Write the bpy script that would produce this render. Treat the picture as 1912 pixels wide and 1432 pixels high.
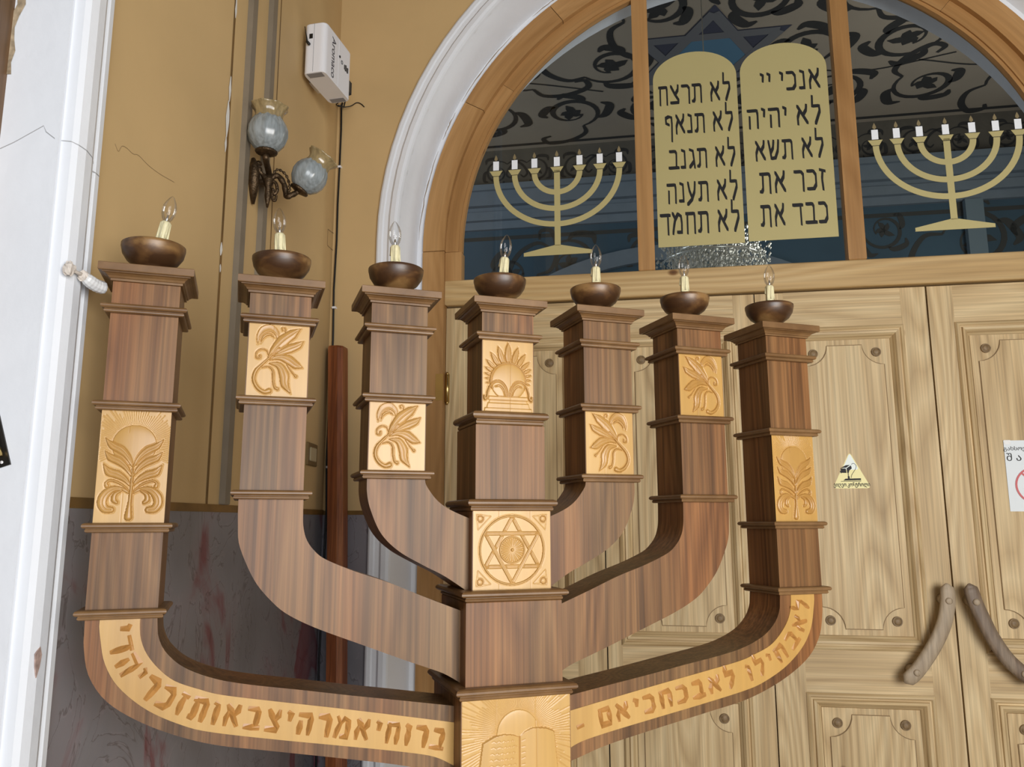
import bpy, math, random
import numpy as np
from mathutils import Vector, Matrix
random.seed(7)
sc = bpy.context.scene
for o in list(bpy.data.objects): bpy.data.objects.remove(o)

# ------------------------------------------------------------------ camera
CZ = 1.6                                   # eye height above the floor
YAW, PITCH, ROLL, FPX = 0.324327499, 0.169391466, -0.00155820675, 1495.25687
CAM = Vector((-0.6575622, -1.98919838, CZ))
cam = bpy.data.cameras.new('camera'); camo = bpy.data.objects.new('camera', cam)
sc.collection.objects.link(camo); sc.camera = camo
cam.sensor_fit = 'HORIZONTAL'; cam.sensor_width = 36.0; cam.lens = FPX*36.0/1912.0
cam.clip_start = 0.05; cam.clip_end = 100
fwd = Vector((math.sin(YAW)*math.cos(PITCH), math.cos(YAW)*math.cos(PITCH), math.sin(PITCH)))
rgt = Vector((math.cos(YAW), -math.sin(YAW), 0)); upv = rgt.cross(fwd)
r2 = math.cos(ROLL)*rgt + math.sin(ROLL)*upv; u2 = -math.sin(ROLL)*rgt + math.cos(ROLL)*upv
camo.matrix_world = Matrix(((r2.x, u2.x, -fwd.x, CAM.x), (r2.y, u2.y, -fwd.y, CAM.y), (r2.z, u2.z, -fwd.z, CAM.z), (0, 0, 0, 1)))

# ------------------------------------------------------------------ light
sc.view_settings.view_transform = 'Standard'; sc.view_settings.look = 'None'
sc.view_settings.gamma = 1.0; sc.view_settings.exposure = 0.0
sc.view_settings.use_curve_mapping = False
w = bpy.data.worlds.new('world'); sc.world = w; w.use_nodes = True
bg = w.node_tree.nodes['Background']; bg.inputs[0].default_value = (0.92, 0.94, 1.0, 1); bg.inputs[1].default_value = 0.08
def area(name, loc, target, sx, sy, power, col):
    l = bpy.data.lights.new(name, 'AREA'); l.shape = 'RECTANGLE'; l.size = sx; l.size_y = sy; l.energy = power; l.color = col
    o = bpy.data.objects.new(name, l); sc.collection.objects.link(o); o.location = loc
    o.rotation_euler = (Vector(target)-Vector(loc)).to_track_quat('-Z', 'Y').to_euler(); return o
area('entrance_daylight', (0.1, -5.6, 1.85), (0.2, 0, 1.85), 3.6, 2.8, 282, (0.92, 0.95, 1.0))
area('warm_fill', (1.3, -4.6, 1.9), (1.2, 1.3, 1.8), 2.2, 2.4, 105, (1.0, 0.90, 0.74))  # added warm fill that brightens the doors from the right

# ------------------------------------------------------------------ frames
P_W, P_D = -1, -1
FG = Vector((math.sin(YAW), math.cos(YAW), 0)); RG = Vector((math.cos(YAW), -math.sin(YAW), 0))
PHI = math.radians(9.5)
dS = RG*math.cos(PHI) - FG*math.sin(PHI); dN = -(RG*math.sin(PHI) + FG*math.cos(PHI))
def frame(o, ex, en):                       # local x = along, y = towards the viewer, z = up (0 = eye height)
    return Matrix(((ex.x, en.x, 0, o.x), (ex.y, en.y, 0, o.y), (0, 0, 1, CZ), (0, 0, 0, 1)))
C0 = Vector((CAM.x, CAM.y, 0))
FD = frame(C0+FG*4.38, dS, dN)              # plane of the doors and the arched window
FW = frame(C0+FG*4.10, dS, dN)              # yellow wall round the arch
COR = Vector((-0.24254312, 2.37273586, 0))  # room corner
lD = Vector((-0.3366201, -0.94164054, 0)); lN = Vector((0.94164054, -0.3366201, 0))
FL = frame(COR, lD, lN)                     # left wall: x grows towards the viewer
FM = frame(Vector((0, 0, 0)), Vector((1, 0, 0)), Vector((0, 1, 0)))   # candelabrum: y grows away
FLOOR = -CZ

# ------------------------------------------------------------------ mesh builder
class MB:
    def __init__(s): s.v = []; s.f = []; s.m = []; s.g = []; s.c = []; s.sm = []
    def add(s, vs, fs, mat=0, smooth=False, grain='z', off=None, col=0.0):
        b = len(s.v); off = off if off is not None else (random.uniform(-9, 9), random.uniform(-9, 9), random.uniform(-9, 9))
        for i, p in enumerate(vs):
            s.v.append(tuple(p)); x, y, z = p
            g = (x, y, z) if grain == 'z' else (z, y, x) if grain == 'x' else (x, z, y)
            s.g.append((g[0]+off[0], g[1]+off[1], g[2]+off[2])); s.c.append(col[i] if hasattr(col, '__len__') else col)
        for f in fs: s.f.append(tuple(b+i for i in f)); s.m.append(mat); s.sm.append(smooth)
    def box(s, x0, x1, y0, y1, z0, z1, bev=0.0, **k):
        if bev > 0:
            b = bev; prof = [(-b, 0), (0, b)]
            vs = []
            for z, i in ((z0, b), (z0+b, 0), (z1-b, 0), (z1, b)):
                vs += [(x0+i, y0+i, z), (x1-i, y0+i, z), (x1-i, y1-i, z), (x0+i, y1-i, z)]
            fs = [(3, 2, 1, 0), (12, 13, 14, 15)]
            for r in range(3):
                for q in range(4): fs.append((r*4+q, r*4+(q+1) % 4, r*4+4+(q+1) % 4, r*4+4+q))
            s.add(vs, fs, **k); return
        vs = [(x0, y0, z0), (x1, y0, z0), (x1, y1, z0), (x0, y1, z0), (x0, y0, z1), (x1, y0, z1), (x1, y1, z1), (x0, y1, z1)]
        s.add(vs, [(3, 2, 1, 0), (4, 5, 6, 7), (0, 1, 5, 4), (1, 2, 6, 5), (2, 3, 7, 6), (3, 0, 4, 7)], **k)
    def prism(s, pts, y0, y1, **k):          # polygon in x,z extruded over y
        n = len(pts); vs = [(x, y0, z) for x, z in pts]+[(x, y1, z) for x, z in pts]
        fs = [tuple(range(n)), tuple(range(2*n-1, n-1, -1))]+[(i, i+n, (i+1) % n+n, (i+1) % n) for i in range(n)]
        s.add(vs, fs, **k)
    def strip(s, A, B, y0, y1, **k):         # solid between two polylines in x,z
        n = len(A); vs = [(x, y0, z) for x, z in A]+[(x, y0, z) for x, z in B]+[(x, y1, z) for x, z in A]+[(x, y1, z) for x, z in B]
        fs = []
        for i in range(n-1):
            fs += [(i, i+1, n+i+1, n+i), (2*n+i, 3*n+i, 3*n+i+1, 2*n+i+1), (i, 2*n+i, 2*n+i+1, i+1), (n+i, n+i+1, 3*n+i+1, 3*n+i)]
        fs += [(0, n, 3*n, 2*n), (n-1, 3*n-1, 4*n-1, 2*n-1)]
        s.add(vs, fs, **k)
    def sweep(s, path, prof, closed=False, **k):   # path of (pos, axisA, axisB); prof of (a, b)
        n = len(prof); vs = []
        for p, A, B in path:
            for a, b in prof: vs.append(tuple(Vector(p)+Vector(A)*a+Vector(B)*b))
        m = len(path); fs = []
        for i in range(m if closed else m-1):
            j = (i+1) % m
            for q in range(n): fs.append((i*n+q, i*n+(q+1) % n, j*n+(q+1) % n, j*n+q))
        if not closed: fs += [tuple(range(n-1, -1, -1)), tuple(range((m-1)*n, m*n))]
        s.add(vs, fs, **k)
    def ring(s, cx, cy, hw, hd, prof, z0, **k):     # mitred moulding around a square shaft; prof (overhang, height)
        vs = []; n = len(prof)
        for sx, sy in ((-1, -1), (1, -1), (1, 1), (-1, 1)):
            for o, z in prof: vs.append((cx+sx*(hw+o), cy+sy*(hd+o), z0+z))
        fs = []
        for c in range(4):
            d = (c+1) % 4
            for q in range(n-1): fs.append((c*n+q, d*n+q, d*n+q+1, c*n+q+1))
        fs += [(0, 3*n, 2*n, n), (n-1, 2*n-1, 3*n-1, 4*n-1)]
        s.add(vs, fs, **k)
    def tube(s, pts, r, seg=8, **k):
        P = [Vector(p) for p in pts]; path = []
        up = Vector((0, 0, 1))
        for i, p in enumerate(P):
            t = (P[min(i+1, len(P)-1)]-P[max(i-1, 0)]).normalized()
            if i == 0: up = Vector((0, 0, 1)) if abs(t.z) < .9 else Vector((1, 0, 0))
            a = t.cross(up).normalized(); b = a.cross(t).normalized(); up = b
            path.append((p, a, b))
        rr = r if hasattr(r, '__len__') else [r]*len(P)
        n = seg; vs = []
        for (p, a, b), q in zip(path, rr):
            for i in range(n):
                t = 2*math.pi*i/n; vs.append(tuple(p+a*(q*math.cos(t))+b*(q*math.sin(t))))
        fs = []
        for i in range(len(P)-1):
            for q in range(n): fs.append((i*n+q, i*n+(q+1) % n, (i+1)*n+(q+1) % n, (i+1)*n+q))
        fs += [tuple(range(n-1, -1, -1)), tuple(range((len(P)-1)*n, len(P)*n))]
        k.setdefault('smooth', True); s.add(vs, fs, **k)
    def lathe(s, prof, seg=40, o=(0, 0, 0), M=None, wob=None, **k):
        vs = []; n = len(prof)
        for i in range(seg):
            t = 2*math.pi*i/seg
            for j, (r, z) in enumerate(prof):
                rr = r*(wob(t, j) if wob else 1); p = Vector((rr*math.cos(t), rr*math.sin(t), z))
                if M: p = M @ p
                vs.append((p.x+o[0], p.y+o[1], p.z+o[2]))
        fs = []
        for i in range(seg):
            j = (i+1) % seg
            for q in range(n-1): fs.append((i*n+q, j*n+q, j*n+q+1, i*n+q+1))
        k.setdefault('smooth', True); s.add(vs, fs, **k)

COL = sc.collection
def build(name, mb, mats, F=FM, parent=None, base=None):
    pts = np.array(mb.v, float); M = np.array(F)
    W = pts@M[:3, :3].T+M[:3, 3]
    if base is not None: org = np.array(base, float)
    else:
        org = (W.min(0)+W.max(0))/2; org[2] = W[:, 2].min()
    me = bpy.data.meshes.new(name)
    me.from_pydata((W-org).tolist(), [], mb.f)
    if not isinstance(mats, (list, tuple)): mats = [mats]
    for m in mats: me.materials.append(m)
    me.polygons.foreach_set('material_index', mb.m); me.polygons.foreach_set('use_smooth', mb.sm)
    a = me.attributes.new('g', 'FLOAT_VECTOR', 'POINT'); a.data.foreach_set('vector', np.array(mb.g, 'f').ravel())
    a = me.attributes.new('c', 'FLOAT', 'POINT'); a.data.foreach_set('value', np.array(mb.c, 'f'))
    me.update()
    o = bpy.data.objects.new(name, me); COL.objects.link(o)
    if parent is not None:
        o.parent = parent; o.location = Vector(org)-world_loc(parent)
    else: o.location = org
    return o
def world_loc(o):
    p = o.location.copy()
    while o.parent: o = o.parent; p += o.location
    return p
def tag(o, label, cat=None, group=None, kind=None):
    if label: o['label'] = label
    if cat: o['category'] = cat
    if group: o['group'] = group
    if kind: o['kind'] = kind
    return o
def thing(name, loc, label=None, cat=None, group=None, kind=None):
    o = bpy.data.objects.new(name, None); COL.objects.link(o); o.location = loc; o.empty_display_size = .1
    return tag(o, label, cat, group, kind)
def at(F, x, y, z): return F @ Vector((x, y, z))

# ------------------------------------------------------------------ materials
def nodes(name):
    m = bpy.data.materials.new(name); m.use_nodes = True; nt = m.node_tree
    return m, nt, nt.nodes['Principled BSDF'], nt.nodes.new, nt.links.new
def ramp(N, stops):
    r = N('ShaderNodeValToRGB'); e = r.color_ramp.elements
    while len(e) < len(stops): e.new(.5)
    for i, (p, c) in enumerate(stops): e[i].position = p; e[i].color = (*c, 1) if len(c) == 3 else c
    return r
def gcoord(N, L, scale, attr='g'):
    a = N('ShaderNodeAttribute'); a.attribute_name = attr
    m = N('ShaderNodeMapping'); m.inputs['Scale'].default_value = scale; L(a.outputs['Vector'], m.inputs[0]); return m
def wood(name, dark, mid, light, big=(7, 7, .9), fine=(90, 90, 1.6), rough=.42, cath=0.0, bump=.06, finemix=.28, knots=0.0, carve=None, coat=0.0, spec=.35, red=None, sharp=.25):
    m, nt, bs, N, L = nodes(name)
    c1 = gcoord(N, L, big); n1 = N('ShaderNodeTexNoise'); n1.inputs['Scale'].default_value = 1; n1.inputs['Detail'].default_value = 5; n1.inputs['Distortion'].default_value = .6; L(c1.outputs[0], n1.inputs['Vector'])
    c2 = gcoord(N, L, fine); n2 = N('ShaderNodeTexNoise'); n2.inputs['Scale'].default_value = 1; n2.inputs['Detail'].default_value = 4; L(c2.outputs[0], n2.inputs['Vector'])
    src = n1.outputs['Fac']
    if cath > 0:                              # flame-shaped rings: bands of a stretched noise
        c3 = gcoord(N, L, (big[0]*.55, big[1]*.55, big[2]*.75)); n3 = N('ShaderNodeTexNoise'); n3.inputs['Scale'].default_value = 1; n3.inputs['Detail'].default_value = 1.2; L(c3.outputs[0], n3.inputs['Vector'])
        mu = N('ShaderNodeMath'); mu.operation = 'MULTIPLY'; mu.inputs[1].default_value = 30; L(n3.outputs['Fac'], mu.inputs[0])
        fr = N('ShaderNodeMath'); fr.operation = 'PINGPONG'; fr.inputs[1].default_value = 1; L(mu.outputs[0], fr.inputs[0])
        mx = N('ShaderNodeMix'); mx.inputs[0].default_value = cath; L(n1.outputs['Fac'], mx.inputs[2]); L(fr.outputs[0], mx.inputs[3]); src = mx.outputs[0]
    r1 = ramp(N, [(.5-sharp, dark), (.5, mid), (.5+sharp, light)]); L(src, r1.inputs[0])
    mp = N('ShaderNodeMapRange'); mp.inputs[1].default_value = .3; mp.inputs[2].default_value = .7; mp.inputs[3].default_value = 1-finemix; mp.inputs[4].default_value = 1+finemix*.6; L(n2.outputs['Fac'], mp.inputs[0])
    mul = N('ShaderNodeVectorMath'); mul.operation = 'SCALE'; L(r1.outputs[0], mul.inputs[0]); L(mp.outputs[0], mul.inputs['Scale'])
    out = mul.outputs[0]
    if red is not None:
        c4 = gcoord(N, L, (3.1, 3.1, .35)); n4 = N('ShaderNodeTexNoise'); n4.inputs['Scale'].default_value = 1; n4.inputs['Detail'].default_value = 2; L(c4.outputs[0], n4.inputs['Vector'])
        rr = ramp(N, [(.42, (1, 1, 1)), (.62, red)]); L(n4.outputs['Fac'], rr.inputs[0])
        m2 = N('ShaderNodeVectorMath'); m2.operation = 'MULTIPLY'; L(out, m2.inputs[0]); L(rr.outputs[0], m2.inputs[1]); out = m2.outputs[0]
    if knots > 0:
        ck = gcoord(N, L, (3.2, 3.2, 2.0)); vo = N('ShaderNodeTexVoronoi'); vo.inputs['Scale'].default_value = 1; L(ck.outputs[0], vo.inputs['Vector'])
        rk = ramp(N, [(0.0, (.18, .10, .06)), (.035, (.35, .24, .16)), (.07, (1, 1, 1))]); L(vo.outputs['Distance'], rk.inputs[0])
        m2 = N('ShaderNodeVectorMath'); m2.operation = 'MULTIPLY'; L(out, m2.inputs[0]); L(rk.outputs[0], m2.inputs[1]); out = m2.outputs[0]
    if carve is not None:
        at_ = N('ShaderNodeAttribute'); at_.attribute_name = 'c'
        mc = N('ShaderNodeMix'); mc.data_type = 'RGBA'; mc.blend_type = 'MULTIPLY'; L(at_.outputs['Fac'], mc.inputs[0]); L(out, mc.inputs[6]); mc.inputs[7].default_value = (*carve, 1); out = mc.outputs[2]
    L(out, bs.inputs['Base Color']); bs.inputs['Roughness'].default_value = rough; bs.inputs['Specular IOR Level'].default_value = spec
    bs.inputs['Coat Weight'].default_value = coat; bs.inputs['Coat Roughness'].default_value = .18
    if bump: 
        b = N('ShaderNodeBump'); b.inputs['Strength'].default_value = bump; b.inputs['Distance'].default_value = .004; L(n2.outputs['Fac'], b.inputs['Height']); L(b.outputs[0], bs.inputs['Normal'])
    return m
def plain(name, col, rough=.5, metal=0.0, var=0.0, vs=6, spec=.4, bump=0, bs_scale=40, trans=0, ior=1.45):
    m, nt, bs, N, L = nodes(name)
    bs.inputs['Roughness'].default_value = rough; bs.inputs['Metallic'].default_value = metal; bs.inputs['Specular IOR Level'].default_value = spec
    bs.inputs['Transmission Weight'].default_value = trans; bs.inputs['IOR'].default_value = ior
    c1 = gcoord(N, L, (vs, vs, vs)); n1 = N('ShaderNodeTexNoise'); n1.inputs['Scale'].default_value = 1; n1.inputs['Detail'].default_value = 5; L(c1.outputs[0], n1.inputs['Vector'])
    a = tuple(max(0, c*(1-var)) for c in col); b = tuple(min(1, c*(1+var)) for c in col)
    r = ramp(N, [(.3, a), (.7, b)]); L(n1.outputs['Fac'], r.inputs[0]); L(r.outputs[0], bs.inputs['Base Color'])
    if bump:
        c2 = gcoord(N, L, (bs_scale,)*3); n2 = N('ShaderNodeTexNoise'); n2.inputs['Detail'].default_value = 4; n2.inputs['Scale'].default_value = 1; L(c2.outputs[0], n2.inputs['Vector'])
        bp = N('ShaderNodeBump'); bp.inputs['Strength'].default_value = bump; bp.inputs['Distance'].default_value = .01; L(n2.outputs['Fac'], bp.inputs['Height']); L(bp.outputs[0], bs.inputs['Normal'])
    return m
WALNUT = wood('walnut_veneer', (.100, .047, .015), (.186, .096, .035), (.255, .143, .056), big=(11, 11, .7), fine=(120, 120, 1.3), rough=.42, finemix=.42, cath=.22, red=(1.20, .94, .80), spec=.36)
WALNUT2 = wood('walnut_moulding', (.130, .062, .022), (.19, .100, .038), (.25, .140, .058), big=(5, 5, 5), fine=(40, 40, 40), rough=.38, finemix=.12, spec=.45)
BOWLW = wood('turned_walnut', (.060, .027, .011), (.13, .062, .022), (.27, .15, .055), big=(10, 7, 14), fine=(60, 30, 90), rough=.38, finemix=.06, spec=.6, sharp=.09)
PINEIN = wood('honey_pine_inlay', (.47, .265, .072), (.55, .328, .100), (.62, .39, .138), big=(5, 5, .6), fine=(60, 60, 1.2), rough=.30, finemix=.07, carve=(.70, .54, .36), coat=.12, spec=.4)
DOORW = wood('scraped_pine', (.44, .305, .150), (.58, .43, .232), (.68, .535, .31), big=(6.5, 6.5, .55), fine=(110, 110, 1.6), rough=.5, cath=.30, finemix=.24, knots=.35, spec=.3)
ARCHW = wood('orange_pine', (.30, .150, .048), (.40, .215, .078), (.48, .275, .11), big=(6, 6, .6), fine=(70, 70, 1.4), rough=.45, cath=.12, finemix=.12, knots=1, spec=.35)
REDW = wood('red_stained_post', (.13, .034, .010), (.24, .072, .022), (.36, .13, .042), big=(22, 22, 1.2), fine=(120, 120, 2), rough=.4, finemix=.35, knots=.7)
OLDW = wood('worn_grey_wood', (.24, .175, .115), (.36, .28, .19), (.48, .39, .28), big=(20, 20, 3), fine=(120, 120, 8), rough=.5, finemix=.2)
YEL = plain('ochre_wall_paint', (.57, .40, .195), .6, var=.07, vs=1.6, spec=.25, bump=.05, bs_scale=25)
WHITE = plain('white_limewash', (.77, .80, .85), .7, var=.03, vs=3, spec=.2, bump=.25, bs_scale=14)
BROWNP = plain('brown_band_paint', (.17, .09, .022), .5, var=.3, vs=9)
CONDUIT = plain('grey_conduit', (.20, .165, .12), .5, var=.08, vs=10)
FLAKE = plain('bare_plaster', (.74, .73, .70), .8, var=.05)
BLACK = plain('black_plastic', (.012, .012, .012), .4)
CRACK = plain('plaster_crack', (.25, .17, .09), .9)
CRACKW = plain('plaster_crack_grey', (.38, .38, .39), .9)
BRONZE = plain('aged_bronze', (.085, .055, .030), .42, metal=.75, var=.45, vs=60, bump=.3, bs_scale=180)
BRASS = plain('brass', (.62, .45, .18), .28, metal=1, var=.1)
WPLAST = plain('white_plastic', (.80, .80, .83), .35, var=.01)
GREYV = plain('grey_vent', (.25, .25, .27), .4, var=.1)
BUTTON = plain('switch_beige', (.50, .42, .26), .35, var=.03)
SWFR = plain('switch_frame', (.26, .19, .09), .3, metal=.4, var=.05)
GOLDV = plain('gold_vinyl', (.50, .435, .205), .45, metal=.15, var=.02, vs=2, spec=.3)
INK = plain('black_print', (.012, .012, .013), .6)
WVINYL = plain('white_vinyl', (.86, .90, .95), .5)
FLAMEV = plain('dull_gold_vinyl', (.24, .19, .10), .5, metal=.1)
YVINYL = plain('yellow_sticker', (.80, .72, .30), .35, var=.02)
WSTICK = plain('pale_sticker', (.76, .84, .80), .35)
REDV = plain('red_print', (.62, .16, .17), .6)
PAPER = plain('paper', (.78, .84, .88), .7, var=.02)
BEIGEC = plain('drip_wax_sleeve', (.72, .66, .42), .35, var=.08, vs=80)
COPPER = plain('pale_turned_foot', (.48, .25, .12), .35)
CARVEL = plain('carved_letter_wood', (.43, .205, .055), .28, var=.12, vs=40, spec=.5)
STEELS = plain('filament_metal', (.8, .8, .8), .2, metal=1)
DARKM = plain('dark_metal', (.05, .045, .04), .35, metal=.8, var=.2)
HBLUE = plain('hall_blue_wall', (.050, .095, .135), .8, var=.15, vs=1)
HTAN = plain('hall_ceiling_paint', (.37, .32, .255), .9, var=.08, vs=.8)
HINK = plain('scroll_paint', (.035, .035, .034), .9, var=.2, vs=3)
HCORN = plain('pale_blue_cornice', (.17, .215, .26), .8, var=.05)
HDARK = plain('frieze_ground', (.12, .11, .09), .9, var=.1)
CLEARP = plain('cloudy_plastic', (.68, .69, .70), .25, var=.08, vs=60, spec=.6)
FLOORM = plain('stone_floor', (.34, .30, .26), .5, var=.15, vs=3)
PUTTY = plain('putty', (.66, .60, .54), .7, var=.08, vs=50)
TRANSW = wood('transom_pine', (.40, .255, .105), (.53, .36, .165), (.62, .455, .235), big=(5, 5, .5), fine=(80, 80, 1.5), rough=.45, cath=.25, finemix=.14, knots=.6, spec=.3)
BUTW = wood('dark_turned_button', (.15, .095, .045), (.22, .145, .07), (.29, .20, .105), big=(60, 60, 60), rough=.5, finemix=.1)
def glassmat(name, tint, refl=1.0, rough=.02):
    m = bpy.data.materials.new(name); m.use_nodes = True; nt = m.node_tree; nt.nodes.clear(); N = nt.nodes.new; L = nt.links.new
    o = N('ShaderNodeOutputMaterial'); t = N('ShaderNodeBsdfTransparent'); t.inputs[0].default_value = (*tint, 1)
    g = N('ShaderNodeBsdfGlossy'); g.inputs['Roughness'].default_value = rough
    f = N('ShaderNodeFresnel'); f.inputs[0].default_value = 1.5; mu = N('ShaderNodeMath'); mu.operation = 'MULTIPLY'; mu.inputs[1].default_value = refl; L(f.outputs[0], mu.inputs[0])
    x = N('ShaderNodeMixShader'); L(mu.outputs[0], x.inputs[0]); L(t.outputs[0], x.inputs[1]); L(g.outputs[0], x.inputs[2]); L(x.outputs[0], o.inputs[0]); return m
PANE = glassmat('window_glass', (.80, .84, .86), .9)
BULBG = glassmat('bulb_glass', (.985, .985, .985), .55, .05)
CRYST = plain('crystal', (.85, .86, .80), .22, metal=.6, spec=1)
def marble():
    m, nt, bs, N, L = nodes('mauve_venetian_plaster')
    c1 = gcoord(N, L, (2.0, 2.0, 1.4)); n1 = N('ShaderNodeTexNoise'); n1.inputs['Scale'].default_value = 1; n1.inputs['Detail'].default_value = 6; n1.inputs['Distortion'].default_value = 1.2; L(c1.outputs[0], n1.inputs['Vector'])
    r1 = ramp(N, [(.3, (.155, .150, .165)), (.5, (.20, .195, .215)), (.56, (.21, .19, .21)), (.61, (.17, .055, .07)), (.70, (.20, .11, .125))]); L(n1.outputs['Fac'], r1.inputs[0])
    c2 = gcoord(N, L, (3.5, 3.5, 2.5)); n2 = N('ShaderNodeTexNoise'); n2.inputs['Scale'].default_value = 1; n2.inputs['Detail'].default_value = 5; n2.inputs['Distortion'].default_value = 2.5; L(c2.outputs[0], n2.inputs['Vector'])
    r2 = ramp(N, [(.485, (1, 1, 1)), (.498, (.55, .5, .5)), (.512, (1.15, 1.12, 1.12)), (.53, (1, 1, 1))]); L(n2.outputs['Fac'], r2.inputs[0])
    mu = N('ShaderNodeVectorMath'); mu.operation = 'MULTIPLY'; L(r1.outputs[0], mu.inputs[0]); L(r2.outputs[0], mu.inputs[1])
    L(mu.outputs[0], bs.inputs['Base Color']); bs.inputs['Roughness'].default_value = .33; bs.inputs['Specular IOR Level'].default_value = .4
    b = N('ShaderNodeBump'); b.inputs['Strength'].default_value = .25; b.inputs['Distance'].default_value = .006; L(n2.outputs['Fac'], b.inputs['Height']); L(b.outputs[0], bs.inputs['Normal'])
    return m
MARB = marble()

# ------------------------------------------------------------------ curve helpers
def catmull(P, n=8):
    P = [np.array(p, float) for p in P]; Q = [2*P[0]-P[1]]+P+[2*P[-1]-P[-2]]; out = []
    for i in range(1, len(Q)-2):
        for k in range(n):
            t = k/n; a, b, c, d = Q[i-1], Q[i], Q[i+1], Q[i+2]
            out.append(.5*((2*b)+(c-a)*t+(2*a-5*b+4*c-d)*t*t+(3*b-a-3*c+d)*t**3))
    out.append(P[-1]); return np.array(out)
def resample(P, n):
    P = np.array(P, float); d = np.r_[0, np.cumsum(np.linalg.norm(np.diff(P, axis=0), axis=1))]
    s = np.linspace(0, d[-1], n); return np.stack([np.interp(s, d, P[:, k]) for k in range(P.shape[1])], 1)

# ------------------------------------------------------------------ carved relief panels (height fields)
class Relief:
    """grid over w x h (metres, y down from the top), heights in metres"""
    def __init__(s, w, h, res=.0011):
        s.w, s.h = w, h; s.nx = int(w/res)+1; s.ny = int(h/res)+1
        x = np.linspace(-w/2, w/2, s.nx); y = np.linspace(0, h, s.ny); s.X, s.Y = np.meshgrid(x, y); s.H = np.zeros_like(s.X); s.C = np.zeros_like(s.X)
    def _pd(s, P, W):
        best = np.full(s.X.shape, 1e9); R = np.zeros_like(best); T = np.zeros_like(best)
        for i in range(len(P)-1):
            a, b = P[i], P[i+1]; d = b-a; L2 = d@d+1e-12
            m = max(W[i], W[i+1])*1.2+.002
            x0, x1 = min(a[0], b[0])-m, max(a[0], b[0])+m; y0, y1 = min(a[1], b[1])-m, max(a[1], b[1])+m
            j0 = max(0, int((x0+s.w/2)/s.w*(s.nx-1))); j1 = min(s.nx, int((x1+s.w/2)/s.w*(s.nx-1))+2)
            i0 = max(0, int(y0/s.h*(s.ny-1))); i1 = min(s.ny, int(y1/s.h*(s.ny-1))+2)
            if j1 <= j0 or i1 <= i0: continue
            X = s.X[i0:i1, j0:j1]; Y = s.Y[i0:i1, j0:j1]
            t = np.clip(((X-a[0])*d[0]+(Y-a[1])*d[1])/L2, 0, 1)
            dist = np.hypot(X-a[0]-t*d[0], Y-a[1]-t*d[1]); r = W[i]+(W[i+1]-W[i])*t
            q = dist-r; bb = best[i0:i1, j0:j1]; k = q < bb
            bb[k] = q[k]; R[i0:i1, j0:j1][k] = r[k]; T[i0:i1, j0:j1][k] = (dist/np.maximum(r, 1e-6))[k]
        return best, R, T
    def stroke(s, P, W, H=.003, smooth=6, shape='round', vein=False, ditch=.0012, col=.8):
        P = catmull(P, smooth) if smooth and len(P) > 2 else resample(P, 8)
        W = np.interp(np.linspace(0, 1, len(P)), np.linspace(0, 1, len(W)), W) if hasattr(W, '__len__') else np.full(len(P), W)
        q, R, T = s._pd(P, W); ins = q < 0
        t = np.clip(T, 0, 1)
        if False: pass
        elif shape == 'round': h = np.sqrt(1-t*t)
        elif shape == 'leaf': h = .30+.70*np.sqrt(1-t*t)-.30*np.exp(-(t*R/.0012)**2)
        elif shape == 'scoop': h = .55+.45*t*t
        else: h = np.minimum(1, (1-t)*3)
        edge = np.clip(-q/.0012, 0, 1)
        s.H = np.where(ins, np.maximum(h*H*edge, s.H*.35), s.H)
        out = (q >= 0) & (q < .0022); s.H = np.where(out, np.minimum(s.H, s.H-ditch*(1-q/.0022)), s.H)
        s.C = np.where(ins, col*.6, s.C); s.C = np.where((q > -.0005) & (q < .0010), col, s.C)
    def groove(s, P, w=.0012, d=.0014, smooth=0, col=.7):
        P = catmull(P, smooth) if smooth and len(P) > 2 else resample(P, 4)
        q, R, T = s._pd(P, np.full(len(P), w)); ins = q < 0
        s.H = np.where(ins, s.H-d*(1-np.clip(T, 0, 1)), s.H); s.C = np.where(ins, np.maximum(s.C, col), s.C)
    def build(s, name, z_top, x0, y_front, parent, mat, label=None, base=.001):
        # front faces -y (towards the viewer) in the candelabrum frame
        mb = MB(); H = s.H; ny, nx = H.shape
        vs = np.stack([x0+s.X, y_front-base-H, z_top-s.Y], -1).reshape(-1, 3)
        idx = np.arange(ny*nx).reshape(ny, nx)
        fs = np.stack([idx[:-1, :-1], idx[1:, :-1], idx[1:, 1:], idx[:-1, 1:]], -1).reshape(-1, 4)
        mb.add(vs.tolist(), fs.tolist(), smooth=True, col=s.C.ravel().tolist())
        w2 = s.w/2; off = (1.0, 2.0, 3.0)
        mb.box(x0-w2, x0+w2, y_front-.0002, y_front+.004, z_top-s.h, z_top, off=off)
        # skirt
        for a, b in (((x0-w2, z_top), (x0-w2, z_top-s.h)), ((x0+w2, z_top-s.h), (x0+w2, z_top)), ((x0-w2, z_top-s.h), (x0+w2, z_top-s.h)), ((x0+w2, z_top), (x0-w2, z_top))):
            mb.add([(a[0], y_front-base, a[1]), (b[0], y_front-base, b[1]), (b[0], y_front+.002, b[1]), (a[0], y_front+.002, a[1])], [(0, 1, 2, 3)], off=off)
        return build(name, mb, mat, FM, parent)

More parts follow.
